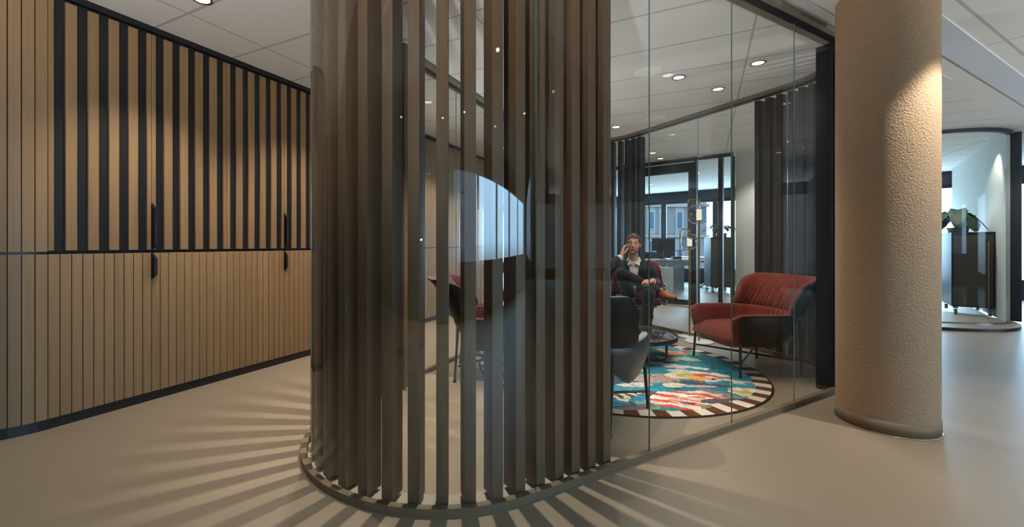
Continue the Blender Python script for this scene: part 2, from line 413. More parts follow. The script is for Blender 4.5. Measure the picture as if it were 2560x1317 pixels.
# fins
fin_me = MB().box((0, .05, 1.3365), (.051, .10, 2.627), bev=.0015).mesh('timber_fin', M['fin'])
fin_bk = MB().box((0, .05, 1.325), (.051, .10, 2.64), bev=.0015).mesh('timber_fin', M['finblack'])
ORD = 'first second third fourth fifth sixth seventh eighth ninth tenth eleventh twelfth thirteenth fourteenth fifteenth sixteenth seventeenth eighteenth nineteenth twentieth'.split()
def ordn(k):
    if k < 20: return ORD[k]
    return 'twenty '+ORD[k-20] if k < 39 else 'thirty '+ORD[k-30]
def fin(p, out, label, group, me, zb):
    o = bpy.data.objects.new('timber_fin', me); C.objects.link(o); o.location = (p.x, p.y, zb)
    o.rotation_euler = (0, 0, math.atan2(out.y, out.x)+PI/2)      # local -y looks outward
    return tag(o, label, 'slat', group)
spots = []
for s in (.522, .419, .316, .214, .105, -.006): spots.append((CN+O1*(R-.05)+U1*s, O1))
for d in (-9.1, -18.4, -27.3, -36.5, -45.5, -54.9, -64.6, -74.6, -84.0, -93.5, -103, -112.5, -122, -131.5, -141):
    o = V2(nose(math.radians(d))); spots.append((CN+o*(R-.05), o))
for k in range(5): spots.append((CN+O2*(R-.05)+U2*(.05+.11*k), O2))
for k, (p, o) in enumerate(spots):
    side = 'before the rounded nose' if k < 20 else 'on the corridor side'
    fin(p, o, 'dark brown timber fin %s, %s counted from the right end' % (side, ordn(k)), 'brown fins around the nose', fin_me, 0)
base = MB()
for i0, i1 in ((.034, .155),):
    a = [CN+O2*(R-i0)+U2*.58]+arc(CN, A2, A1+2*PI, R-i0)+[CN+O1*(R-i0)+U1*.56]
    b = [CN+O2*(R-i1)+U2*.58]+arc(CN, A2, A1+2*PI, R-i1)+[CN+O1*(R-i1)+U1*.56]
    base.prism([(p.x, p.y) for p in a+b[::-1]], -.02, .006)
struct('trim_5', base, plain('pale floor strip', lin(160, 152, 138), .5))
spots = []
for s in (2.88, 2.99): spots.append((CN+O1*(R-.03)+U1*s, O1))
n = 13
for k in range(n):
    o = V2(A1+.10+(A3-A1-.10)*k/(n-1)); spots.append((CR+o*(R+.15), o))
for k in range(1, 4): spots.append((CR+O3*(R+.15)+U3*.112*k, O3))
for k, (p, o) in enumerate(spots):
    fin(p, o, 'black timber fin in the dark corner behind the red armchair, %s from the column' % ordn(k), 'black fins at the right corner', fin_bk, .001)
n = 11
for k in range(n):
    o = V2(A3+.02+1.25*k/(n-1)); p = CB+o*(R+.15)
    fin(p, o, 'black timber fin behind the seated man, %s from the right' % ordn(k), 'black fins at the far end', fin_bk, .001)

# ------------------------------------------------------------------ column
cc2 = Vector((2.576, 2.739)); RCOL = .2425
t = empty('column', 'thick round beige stucco column beside the glass room', 'column', (cc2.x, cc2.y, 0))
MB().lathe([(RCOL, .075), (RCOL, CEIL)], n=96).build('shaft', M['stucco'], t)
MB().lathe([(RCOL-.01, 0), (RCOL+.004, 0), (RCOL+.004, .082), (RCOL-.01, .082)], n=96).build('skirting', M['skirt'], t)
MB().lathe([(RCOL+.003, 0), (RCOL+.011, .0005), (RCOL+.009, .004), (RCOL+.003, .006)], n=96).build('sealant_bead', plain('clear sealant', lin(150, 138, 118), .15), t)
# ceiling strip beside the column, parallel to the glass front
a, b = Vector((3.0, 2.93)), Vector((6.6, 4.97)); w = Vector((-.0, .0))
d = (b-a).normalized(); nrm = Vector((-d.y, d.x)); c = (a+b)/2+nrm*.05
struct('trim_6', MB().box((c.x, c.y, CEIL-.004), ((b-a).length, .21, .012), math.atan2(d.y, d.x)), plain('pale blue grey ceiling strip', lin(205, 210, 216), .6))
c = CN+O1*(R+.105)+U1*1.6
struct('trim_7', MB().box((c.x, c.y, CEIL-.002), (6.5, .07, .008), math.atan2(U1.y, U1.x)), plain('light ceiling edge strip', lin(205, 205, 206), .6))
# ------------------------------------------------------------------ lounge chairs
def smooth_path(P, n=8):
    P = [Vector(p) for p in P]; out = []
    for i in range(len(P)-1):
        a, b, c, d = P[max(i-1, 0)], P[i], P[i+1], P[min(i+2, len(P)-1)]
        for k in range(n):
            t = k/n; out.append(.5*((2*b)+(c-a)*t+(2*a-5*b+4*c-d)*t*t+(3*b-a-3*c+d)*t**3))
    out.append(P[-1]); return out
def mir(P): return P+[(p[0], -p[1])+tuple(p[2:]) for p in P[::-1][1:]]
def clampf(x, a=0, b=1): return max(a, min(b, x))
def lounge_chair(label, loc, rz, cush, hide, group):
    dark = M['leather']
    t = empty('lounge_chair', label, 'armchair', (loc[0], loc[1], 0), rz, group)
    arm = smooth_path(mir([(.335, .375), (.22, .398), (.02, .405), (-.16, .375), (-.285, .25), (-.335, 0)]), 6)
    armU = smooth_path(mir([(.345, .37), (.22, .398), (.02, .405), (-.16, .375), (-.285, .25), (-.335, 0)]), 26)
    armS = smooth_path(mir([(.305, .382), (.22, .398), (.02, .405), (-.16, .375), (-.285, .25), (-.335, 0)]), 6)
    cen = Vector((.03, 0))
    def band(arm, zt, zb, o0, o1, taper, bulge, endz, pleat=0):
        mb = MB(); rings = []; n = len(arm)
        for i, p in enumerate(arm):
            u = i/(n-1); e = min(u, 1-u); q = clampf(e/.09); rear = clampf((-p[0]-.02)/.3)
            tan = (arm[min(i+1, n-1)]-arm[max(i-1, 0)]).normalized(); nr = Vector((tan.y, -tan.x)); 
            if nr.dot(p-cen) < 0: nr = -nr
            ztop = zt-(1-q)**2*endz; zbt = zb+.13*rear**1.5
            ring = []
            def pt(f, off):
                z = ztop+(zbt-ztop)*f; sc = 1-taper*f**1.6
                w = Vector((cen.x+(p.x-cen.x)*sc, p.y*sc))+nr*(off+bulge*math.sin(PI*f)*.5); return (w.x, w.y, z)
            for f in (0.0, .06, .25, .5, .75, .94, 1.0): ring.append(pt(f, o0-(.012 if f in (0.0, 1.0) else 0)))
            for f in (1.0, .94, .75, .5, .25, .06, 0.0): ring.append(pt(f, o1+(.012 if f in (0.0, 1.0) else 0)+pleat*math.sin(u*190+2.2*math.sin(u*37)+4*f)*rear*math.sin(PI*f)))
            rings.append(ring)
        return mb.loft(rings)
    sh = band(armS, .522, .25, 0, -.022, .16, .01, .03)
    sh.loft([[(x*.96+.03, y, z) for x, y, z in [(.26*math.cos(a)*s if math.cos(a) > 0 else .24*math.cos(a)*s, .30*math.sin(a)*s, z) for a in [2*PI*k/28 for k in range(28)]]] for z, s in ((.235, .82), (.25, .96), (.285, 1.0), (.30, .9))])
    sh.build('shell', hide, t)
    band(armU, .532, .26, -.012, -.062, .12, -.01, .05, .006).build('arm_upholstery', cush, t)
    s = MB(); n = 26; rings = []
    for i in range(15):
        x = -.25+.60*i/14; e = clampf(min(i, 14-i)/3.0); k = math.sqrt(1-(1-e)**2) if e < 1 else 1
        top = .392+.018*math.sin(PI*i/14)-.008*(i/14); bot = .238; zc = (top+bot)/2+(-.018 if i > 11 else 0); hz = (top-bot)/2*(.25+.75*k); w = (.335-.05*clampf((-x)/.25))*(.86+.14*k)
        rings.append([(x, w*math.copysign(abs(math.cos(a))**.55, math.cos(a)), zc+hz*math.copysign(abs(math.sin(a))**.7, math.sin(a))) for a in [2*PI*k2/n for k2 in range(n)]])
    s.loft(rings).build('seat', cush, t)
    bot = smooth_path(mir([(-.10, .392), (-.19, .385), (-.275, .32), (-.325, .18), (-.34, 0)]), 30)
    def back(o0, o1, shr, pleat):
        mb = MB(); rings = []; n = len(bot)
        for i, p in enumerate(bot):
            u = i/(n-1); e = min(u, 1-u); q = clampf(e/.13); q = math.sqrt(1-(1-q)**2)
            tan = (bot[min(i+1, n-1)]-bot[max(i-1, 0)]).normalized(); nr = Vector((tan.y, -tan.x))
            if nr.dot(p-Vector((.05, 0))) < 0: nr = -nr
            zc, hz = .675, (.160-shr)*(.40+.60*q); ring = []
            def pt(f, off):
                z = zc-hz+2*hz*f; lean = -.15*((z-.53)/.3)**1.0-.05*clampf((z-.74)/.1)**2
                w = p+nr*off; return (w.x+lean, w.y*(1+.04*((z-.53)/.3)), z)
            for f in (0.0, .08, .3, .5, .7, .92, 1.0): ring.append(pt(f, o0))
            for f in (1.0, .92, .7, .5, .3, .08, 0.0): ring.append(pt(f, pleat*math.sin(u*150+2.5*math.sin(u*29)+3.5*f)*clampf((e-.10)/.12)*math.sin(PI*min(1, f*1.05))**.7+o1*(.35 if f in (0.0, 1.0) else .8 if f in (.08, .92) else 1)*(.5+.5*q)))
            rings.append(ring)
        return mb.loft(rings)
    back(0, -.07, 0, .0065).build('backrest', cush, t)
    back(.016, .001, .006, 0).build('back_shell', dark, t)
    for nm, a, b in (('leg', (.278, .352, .29), (.29, .37)), ('leg', (.278, -.352, .29), (.29, -.37)), ('leg', (-.262, .298, .47), (-.293, .288)), ('leg', (-.262, -.298, .47), (-.293, -.288))):
        MB().cyl(a, (b[0], b[1], .014), .0115, .0095, 14).cyl((b[0], b[1], 0.001), (b[0], b[1], .016), .016, .0125, 16).build('leg', M['blackmetal'], t)
    MB().cyl((.273, .353, .125), (-.262, -.27, .125), .009).cyl((.273, -.353, .125), (-.262, .27, .125), .009).build('stretcher', M['blackmetal'], t)
    return t
lounge_chair('rust red velvet wing armchair with black shell at the right of the rug', (2.49, 4.0), PI+.02, M['velvet'], M['leather'], 'wing lounge chairs around the rug')
lounge_chair('grey wing armchair with dark shell seen from behind, just inside the front glass', (.71, 2.93), math.atan2(.83, .56), M['velvetgrey'], M['leathergrey'], 'wing lounge chairs around the rug')
lounge_chair('black wing armchair with wine red lining seen between the nose fins', (.15, 3.82), -.05, M['velvetwine'], M['leather'], 'wing lounge chairs around the rug')

# ------------------------------------------------------------------ low round table
t = empty('coffee_table', 'low round dark marble coffee table on the rug', 'table', (1.53, 4.38, .009))
def marble():
    q = NT('dark emperador marble'); v = q.coord(); w = q.n('TexNoise', i_Scale=4.0, i_Detail=6.0, i_Distortion=2.2); q.t.links.new(v, w.inputs[0])
    k = q.math('LESS_THAN', q.math('ABSOLUTE', q.math('SUBTRACT', w.outputs[0], .5)), .010)
    n2 = q.n('TexNoise', i_Scale=9.0, i_Detail=4.0); q.t.links.new(v, n2.inputs[0])
    return q.pbr(q.mix(k, q.mix(n2.outputs[0], lin(24, 22, 24), lin(66, 54, 48)), lin(160, 150, 142)), .08, 0, .6)
MB().lathe([(.001, .226), (.44, .226), (.452, .223), (.452, .198), (.001, .198)], n=72).build('tabletop', marble(), t)
MB().lathe([(.453, .192), (.453, .229), (.468, .229), (.468, .192), (.453, .192)], n=72).build('rim', M['blackmetal'], t)
for s in (-1, 1):
    p = [(-.28, .27*s, .195), (-.28, .27*s, .045), (-.262, .27*s, .024), (-.235, .27*s, .019), (.235, .27*s, .019), (.262, .27*s, .024), (.28, .27*s, .045), (.28, .27*s, .195)]
    MB().tube(p, .0105, 12).build('leg', M['blackmetal'], t)

# ------------------------------------------------------------------ rug
def rug_mat():
    q = NT('printed floral rug'); tc = q.n('TexCoord'); nz = q.n('TexNoise', i_Scale=9.0, i_Detail=3.0); q.t.links.new(tc.outputs['Object'], nz.inputs[0])
    sub = q.n('VectorMath', operation='SUBTRACT'); q.t.links.new(nz.outputs['Color'], sub.inputs[0]); sub.inputs[1].default_value = (.5, .5, .5)
    sc = q.n('VectorMath', operation='SCALE'); q.t.links.new(sub.outputs[0], sc.inputs[0]); sc.inputs['Scale'].default_value = .13
    ad = q.n('VectorMath', operation='ADD'); q.t.links.new(tc.outputs['Object'], ad.inputs[0]); q.t.links.new(sc.outputs[0], ad.inputs[1])
    n3 = q.n('TexNoise', i_Scale=38.0, i_Detail=2.0); q.t.links.new(tc.outputs['Object'], n3.inputs[0])
    sb3 = q.n('VectorMath', operation='SUBTRACT'); q.t.links.new(n3.outputs['Color'], sb3.inputs[0]); sb3.inputs[1].default_value = (.5, .5, .5)
    sc3 = q.n('VectorMath', operation='SCALE'); q.t.links.new(sb3.outputs[0], sc3.inputs[0]); sc3.inputs['Scale'].default_value = .035
    ad0 = ad; ad = q.n('VectorMath', operation='ADD'); q.t.links.new(ad0.outputs[0], ad.inputs[0]); q.t.links.new(sc3.outputs[0], ad.inputs[1])
    sx = q.n('SeparateXYZ'); q.t.links.new(ad.outputs[0], sx.inputs[0]); X, Y = sx.outputs[0], sx.outputs[1]
    s0 = q.n('SeparateXYZ'); q.t.links.new(tc.outputs['Object'], s0.inputs[0]); X0, Y0 = s0.outputs[0], s0.outputs[1]
    big = q.n('TexNoise', i_Scale=2.6, i_Detail=3.0); q.t.links.new(tc.outputs['Object'], big.inputs[0])
    col = q.mix(big.outputs[0], lin(14, 96, 128), lin(60, 168, 186))
    # scattered leaves and petals
    vo = q.n('TexVoronoi', i_Scale=5.0, i_Randomness=1.0); q.t.links.new(ad.outputs[0], vo.inputs[0])
    vc = q.n('SeparateColor'); q.t.links.new(vo.outputs['Color'], vc.inputs[0])
    pal = q.n('ValToRGB'); q.t.links.new(vc.outputs[1], pal.inputs[0]); pal.color_ramp.interpolation = 'CONSTANT'
    el = pal.color_ramp.elements; el[0].color = lin(92, 92, 104); el[1].position = .22; el[1].color = lin(216, 206, 186)
    for pz, cc_ in ((.42, lin(150, 142, 140)), (.6, lin(48, 76, 96)), (.74, lin(206, 176, 150)), (.86, lin(120, 160, 150)), (.94, lin(212, 214, 120))):
        z = el.new(pz); z.color = cc_
    k = q.math('MULTIPLY', q.math('LESS_THAN', vo.outputs['Distance'], .36), q.math('GREATER_THAN', vc.outputs[0], .60))
    col = q.mix(k, col, pal.outputs[0])
    v2 = q.n('TexVoronoi', i_Scale=13.0, i_Randomness=1.0); q.t.links.new(ad.outputs[0], v2.inputs[0])
    v2c = q.n('SeparateColor'); q.t.links.new(v2.outputs['Color'], v2c.inputs[0])
    fine = q.math('MULTIPLY', q.math('LESS_THAN', v2.outputs['Distance'], .34), q.math('GREATER_THAN', v2c.outputs[0], .72))
    tone = q.n('ValToRGB'); q.t.links.new(v2c.outputs[1], tone.inputs[0]); tone.color_ramp.interpolation = 'CONSTANT'
    te = tone.color_ramp.elements; te[0].color = lin(70, 74, 88); te[1].position = .35; te[1].color = lin(204, 196, 176)
    for pz, cc_ in ((.6, lin(120, 110, 104)), (.8, lin(120, 170, 150))): z = te.new(pz); z.color = cc_
    cx, cy = 1.279, 4.039
    def ell(px, py, rx, ry, rot, c, stripes=None, core=None):
        nonlocal col
        p = fl(px, py); x = q.math('SUBTRACT', X, p.x-cx); y = q.math('SUBTRACT', Y, p.y-cy); ca, sa = math.cos(rot), math.sin(rot)
        u = q.math('DIVIDE', q.math('ADD', q.math('MULTIPLY', x, ca), q.math('MULTIPLY', y, sa)), rx)
        v = q.math('DIVIDE', q.math('SUBTRACT', q.math('MULTIPLY', y, ca), q.math('MULTIPLY', x, sa)), ry)
        r2 = q.math('ADD', q.math('MULTIPLY', u, u), q.math('MULTIPLY', v, v))
        cc_ = c
        if stripes:
            w = q.math('FRACT', q.math('ADD', q.math('MULTIPLY', u, stripes[0]), q.math('MULTIPLY', v, stripes[1]))); cc_ = q.mix(q.math('LESS_THAN', w, .5), c, stripes[2])
        if core: cc_ = q.mix(q.math('LESS_THAN', r2, core[0]), cc_, core[1])
        col = q.mix(q.math('LESS_THAN', r2, 1.0), col, cc_)
    cream, dk = lin(232, 220, 192), lin(86, 84, 94)
    ell(1650, 880, .22, .06, -.1, lin(232, 170, 130)); ell(1690, 886, .13, .06, .2, lin(238, 132, 92)); ell(1716, 875, .08, .05, 0, lin(206, 74, 50))
    ell(1700, 898, .2, .06, -.3, lin(190, 214, 160)); ell(1668, 900, .10, .08, 0, cream); ell(1672, 916, .16, .06, -.8, lin(222, 214, 200)); ell(1704, 918, .22, .05, -.5, lin(228, 222, 206))
    ell(1745, 935, .24, .06, -.4, lin(222, 214, 200)); ell(1640, 948, .2, .12, .1, lin(200, 150, 142), (1.5, 1.5, lin(178, 168, 150))); ell(1700, 940, .13, .10, .2, cream, None, (.12, lin(200, 190, 60)))
    ell(1745, 945, .11, .09, .4, lin(236, 176, 92)); ell(1768, 943, .08, .05, -.5, lin(222, 66, 48)); ell(1790, 946, .05, .03, -.5, lin(226, 82, 52)); ell(1780, 953, .06, .045, 0, lin(220, 216, 206))
    ell(1690, 965, .10, .06, .2, cream); ell(1750, 962, .22, .035, -.35, dk); ell(1740, 968, .16, .03, -.1, lin(206, 196, 190)); ell(1590, 965, .14, .06, .1, lin(206, 190, 176)); ell(1600, 985, .16, .05, -.2, dk)
    ell(1865, 960, .2, .06, -.55, lin(190, 212, 206)); ell(1830, 955, .2, .04, -.6, lin(222, 204, 186)); ell(1905, 968, .13, .07, -.8, lin(176, 174, 172), (1.0, 3.0, dk))
    ell(1722, 1003, .30, .20, .15, lin(226, 222, 208), (1.35, 1.35, lin(216, 78, 46)), None); ell(1722, 1003, .15, .09, .15, lin(204, 198, 188), (1.0, 1.0, lin(228, 112, 84)))
    ell(1805, 1004, .17, .055, .1, dk); ell(1790, 985, .15, .04, -.9, lin(150, 132, 128)); ell(1785, 1023, .10, .06, -.4, lin(172, 176, 84), (0, 2.5, dk)); ell(1872, 984, .15, .10, -.35, cream, (1.4, 0.6, lin(216, 190, 140)), (.2, lin(196, 190, 96)))
    ell(1620, 1020, .10, .05, .2, lin(120, 170, 130)); ell(1590, 1020, .14, .05, .2, lin(120, 110, 116)); ell(1560, 990, .16, .06, .4, lin(214, 206, 160), (2.0, 0, dk)); ell(1700, 868, .1, .03, -.4, lin(120, 178, 80))
    col = q.mix(fine, col, tone.outputs[0])
    sh = q.n('TexNoise', i_Scale=22.0, i_Detail=5.0, i_Distortion=1.5); q.t.links.new(tc.outputs['Object'], sh.inputs[0])
    ink = q.math('MULTIPLY', q.math('LESS_THAN', q.math('ABSOLUTE', q.math('SUBTRACT', sh.outputs[0], .5)), .012), .45)
    dim = q.n('HueSaturation'); q.t.links.new(col, dim.inputs['Color']); q.t.links.new(q.math('ADD', q.math('MULTIPLY', sh.outputs[0], 1.3), .36), dim.inputs['Value']); dim.inputs['Saturation'].default_value = .95
    col = q.mix(ink, dim.outputs[0], lin(60, 66, 80))
    # striped border
    rr = q.math('SQRT', q.math('ADD', q.math('MULTIPLY', X0, X0), q.math('MULTIPLY', Y0, Y0)))
    ang = q.math('ARCTAN2', Y0, X0); st = q.math('LESS_THAN', q.math('FRACT', q.math('MULTIPLY', ang, 38/(2*PI))), .5)
    gr = q.n('TexNoise', i_Scale=30.0, i_Detail=4.0); q.t.links.new(tc.outputs['Object'], gr.inputs[0])
    br = q.mix(gr.outputs[0], lin(58, 34, 24), lin(120, 76, 50))
    edge = q.math('ADD', rr, q.math('MULTIPLY', q.math('SUBTRACT', big.outputs[0], .5), .22))
    col = q.mix(q.math('GREATER_THAN', edge, 1.115), col, q.mix(st, lin(214, 202, 186), br))
    col = q.mix(q.math('GREATER_THAN', rr, 1.218), col, lin(46, 34, 28))
    return q.pbr(col, .95, 0, .1, gr.outputs[0], .2, .004)
rug = MB().lathe([(.001, .009), (1.20, .009), (1.228, .008), (1.233, .004), (1.233, .001), (.001, .001)], n=120).build('rug', rug_mat()); rug.location = (1.279, 4.039, 0)
tag(rug, 'round teal floral rug with brown and cream striped border', 'rug')

# ------------------------------------------------------------------ floor lamps
def floor_lamp(label, p, ztop, gr, dz, loop, rb):
    t = empty('floor_lamp', label, 'lamp', (p.x, p.y, 0), 0, 'brass globe floor lamps')
    zc = ztop
    MB().lathe([(.001, .012), (rb-.004, .012), (rb, .009), (rb, 0), (.001, 0)], n=56).build('base', plain('white enamel', lin(222, 224, 224), .35), t)
    MB().cyl((0, 0, .01), (0, 0, zc-gr*.62), .0105, None, 16).lathe([(.001, zc-gr*.60), (.034, zc-gr*.60), (.036, zc-gr*.66), (.012, zc-gr*.70)], (0, 0, 0), 28).build('pole', M['brass'], t)
    MB().lathe([(.001, zc+gr*.48), (.026, zc+gr*.47), (.028, zc+gr*.44), (.028, zc-gr*.60), (.001, zc-gr*.60)], n=28).build('diffuser', M['lamp'], t)
    prof = []
    for k in range(25):
        a = -PI/2+.25+(PI-.45)*k/24; ca, sa = math.cos(a), math.sin(a)
        prof.append((gr*abs(ca)**.72, zc+gr*.95*math.copysign(abs(sa)**.8, sa)))
    MB().lathe(prof, n=56).build('globe', M['globe'], t)
    w, z0, z1 = loop; d = Vector((-.996, -.09, 0)); r = .03; c = []
    def P(x, z): return (d.x*x, d.y*x, z)
    c = [P(0, z0), P(w-r, z0), P(w-r*.3, z0+r*.3), P(w, z0+r), P(w, z1-r), P(w-r*.3, z1-r*.3), P(w-r, z1), P(0.0, z1), P(-.004, z1-.006), P(0, zc+gr*.9)]
    MB().tube(c, .006, 10).cyl((0, 0, z1-.035), (0, 0, z1+.006), .011).build('bracket', M['brass'], t)
floor_lamp('tall brass floor lamp with smoky glass globe behind the red armchair', Vector((2.582, 5.017)), 1.463, .118, 0, (.133, 1.184, 1.63), .152)
floor_lamp('shorter brass floor lamp left of the tall one', Vector((2.602, 5.277)), 1.152, .095, 0, (.12, .913, 1.30), .125)
tag(MB().tube(smooth_path([(2.50, 5.30, .004), (2.40, 5.18, .004), (2.34, 5.32, .004), (2.22, 5.24, .004), (2.12, 5.34, .004), (2.3, 5.42, .004), (2.47, 5.36, .004)], 8), .004, 8).build('cable', M['darkgrey']), 'dark lamp cable curled on the floor beside the lamp bases', 'cable')

# ------------------------------------------------------------------ swivel chair of the seated man
t = empty('swivel_chair', 'wine red swivel chair with aluminium arm the man sits on', 'chair', (2.06, 5.52, 0), math.atan2(-.94, -.34))
SC = t
b = MB(); rings = []
for i in range(19):
    u = -1+2*i/18; y = .315*u; x = -.25+.10*u*u; e = math.sqrt(max(0, 1-abs(u)**6)); h = .24*(.35+.65*e)
    zc = .43+h; lean = -.10
    rings.append([(x+dx+lean*((z-.4)/.7), y, z) for dx, z in ((.0, zc-h), (.045, zc-h+.02), (.055, zc), (.045, zc+h-.03), (.01, zc+h), (-.02, zc+h-.02), (-.025, zc), (-.02, zc-h+.02))])
b.loft(rings).build('backrest', velvet('wine red wool', lin(78, 24, 27), lin(112, 38, 38), .3), t)
MB().box((.02, 0, .425), (.50, .53, .085), 0, .035).build('seat', M['velvetwine'], t)
MB().box((.02, 0, .37), (.40, .44, .03), 0, .008).cyl((0, 0, .36), (0, 0, .30), .06, .04).build('seat_pan', plain('pale grey metal', lin(168, 166, 158), .45), t)
for s in (-1, 1):
    MB().tube([(-.10, s*.27, .38), (.06, s*.315, .385), (.12, s*.33, .40), (.125, s*.335, .50), (.10, s*.335, .60), (-.18, s*.32, .61)], .016, 10).build('armrest', M['steel'], t)
MB().cyl((0, 0, .09), (0, 0, .32), .026).cyl((0, 0, .06), (0, 0, .12), .045, .03).build('gas_lift', M['blackmetal'], t)
for k in range(5):
    a = k*2*PI/5+.3; d = Vector((math.cos(a), math.sin(a), 0))
    f = MB().cyl(d*.03+Vector((0, 0, .095)), d*.29+Vector((0, 0, .066)), .022, .014, 12).build('star_foot', M['blackmetal'], t)
    q = d*.29; n_ = Vector((-d.y, d.x, 0)); MB().cyl(q+n_*.012+Vector((0, 0, .027)), q+n_*.03+Vector((0, 0, .027)), .026, None, 16).cyl(q-n_*.012+Vector((0, 0, .027)), q-n_*.03+Vector((0, 0, .027)), .026, None, 16).build('castor', M['grey'], f)
# ------------------------------------------------------------------ office behind the rear glass
PP = Vector((3.9, 7.95)); DP = Vector((.743, -.669)); NP = Vector((.669, .743)); RZP = math.atan2(DP.y, DP.x)
def tp(px):
    r = (px-CX)/F; return (PP.y*r-PP.x)/(DP.x-DP.y*r)
def pbox(mb, t0, t1, z0, z1, th=.06, d=0, m=0):
    c = PP+DP*(t0+t1)/2+NP*d; return mb.box((c.x, c.y, (z0+z1)/2), (t1-t0, th, z1-z0), RZP, m=m)
ta, tb, tc_, td, te, tf = tp(1560), tp(1722), tp(1738), tp(1797), tp(1808), tp(1833)
mb = MB(); pbox(mb, ta-1.6, tf, 2.615, CEIL, .09); pbox(mb, tc_, tc_+.03, 0, 2.62, .09); pbox(mb, td, te, 0, 2.62, .09); pbox(mb, te, tf, 0, .05); pbox(mb, tc_, td, 0, .05); pbox(mb, tf-.03, tf+.02, 0, 2.62, .09); pbox(mb, ta-.05, ta, 0, 2.62, .09)
struct('trim_8', mb, M['frame'])
mb = MB(); pbox(mb, tb, tc_-.005, .01, 2.60, .05); pbox(mb, ta+.005, ta+.12, .01, 2.60, .05); pbox(mb, ta+.12, tb, 2.43, 2.60, .05); pbox(mb, ta+.12, tb, .01, .105, .05)
d1 = struct('door_1', mb, M['frame'])
pbox(MB(), ta+.12, tb, .105, 2.43, .012).build('pane', M['glass'], d1)
hp = PP+DP*(tb+.05)-NP*.05; MB().cyl((hp.x, hp.y, 1.02), (hp.x-.12*DP.x, hp.y-.12*DP.y, 1.02), .010).cyl((hp.x, hp.y, 1.02), (hp.x+NP.x*.06, hp.y+NP.y*.06, 1.02), .012).build('handle', M['steel'], d1)
for k, (a, b) in enumerate(((tc_+.03, td), (te, tf-.03), (ta-1.55, ta-.05))):
    tag(pbox(MB(), a, b, .05, 2.62, .012).build('window_%d' % (17+k), M['glass']), kind='structure')
mb = MB(); pbox(mb, tf+.02, tf+1.6, 0, CEIL, .08, .10); struct('wall_partition', mb, M['wallwhite'])
# desk with screens
D = empty('desk', 'grey office desk with screens behind the glass partition', 'desk', (4.62, 10.45, 0), .12)
MB().box((-.1, .35, .745), (1.7, .8, .03), 0, .006).build('desktop', M['white'], D)
MB().box((-.05, -.02, .66), (1.45, .05, .11)).build('cable_tray', M['grey'], D)
MB().box((.05, 0, .30), (.66, .03, .50)).build('modesty_panel', M['grey'], D)
MB().box((.40, .32, .37), (.05, .66, .72)).build('end_panel', M['grey'], D)
MB().box((-.9, .32, .37), (.05, .66, .72)).build('end_panel', M['grey'], D)
o = MB().box((0, 0, .3), (.22, .5, .58), 0, .006).build('pedestal', M['white']); o.location = (4.36, 10.05, 0); tag(o, 'white pedestal drawer block in front of the office desk', 'drawer block')
o = MB().box((0, 0, .85), (.56, .06, .16), 0, .01).build('desk_screen', M['darkgrey']); o.location = (4.22, 10.42, 0); tag(o, 'low dark privacy screen on the left of the office desk', 'desk screen')
def monitor(label, x, y, rz, face, w=.52):
    t = empty('monitor', label, 'monitor', (x, y, .761), rz, 'monitors on the office desk')
    MB().box((0, 0, .345), (w, .025, .31), 0, .006).build('housing', M['darkgrey'], t)
    MB().box((0, -.0135, .345), (w-.03, .002, .28)).build('display', face, t)
    MB().box((0, .06, .35), (.1, .08, .1), 0, .01).cyl((0, .1, 0), (0, .1, .36), .022).cyl((0, .1, .35), (0, .04, .35), .02).build('arm', M['black'], t)
    MB().box((0, .1, .008), (.14, .12, .016), 0, .004).build('foot', M['black'], t)
monitor('dark monitor seen from behind on the office desk', 4.60, 10.62, 2.65, M['darkgrey'])
monitor('lit monitor right on the office desk', 4.98, 10.92, -.55, M['screen'], .46)
o = MB().box((0, 0, .03), (.2, .14, .06), 0, .01).build('desk_phone', M['darkgrey']); o.location = (4.86, 10.50, .761); tag(o, 'black desk phone at the right end of the office desk', 'phone')
def office_chair(label, x, y, rz):
    t = empty('office_chair', label, 'chair', (x, y, 0), rz, 'office chairs in the back office')
    MB().box((0, 0, .47), (.46, .48, .08), 0, .035).build('seat', M['darkgrey'], t)
    MB().box((-.22, 0, .78), (.06, .44, .50), 0, .028).cyl((-.2, 0, .44), (-.24, 0, .6), .02).build('backrest', M['darkgrey'], t)
    for s in (-1, 1): MB().tube([(-.05, .24*s, .44), (-.02, .28*s, .48), (-.02, .28*s, .66), (.12, .28*s, .67)], .014, 8).build('armrest', M['black'], t)
    MB().cyl((0, 0, .1), (0, 0, .44), .025).build('gas_lift', M['steel'], t)
    for k in range(5):
        a = k*2*PI/5; d = Vector((math.cos(a), math.sin(a), 0))
        MB().cyl(Vector((0, 0, .11)), d*.30+Vector((0, 0, .075)), .022, .014, 10).sph(d*.30+Vector((0, 0, .03)), .029, 12, 8).build('star_foot', M['black'], t)
office_chair('black office chair right of the desk beyond the lamps', 6.02, 11.35, 2.6)
office_chair('black office chair partly hidden behind the office desk', 5.15, 11.75, -1.9)
o = MB()
for x, w in ((0, 1.5),): o.box((0, 0, .745), (1.6, .8, .03), 0, .006).box((-.7, 0, .37), (.05, .7, .72)).box((.7, 0, .37), (.05, .7, .72))
o = o.build('desk', M['white']); o.location = (5.9, 12.3, 0); o.rotation_euler = (0, 0, -.5); tag(o, 'white desk deep in the office below the window', 'desk')
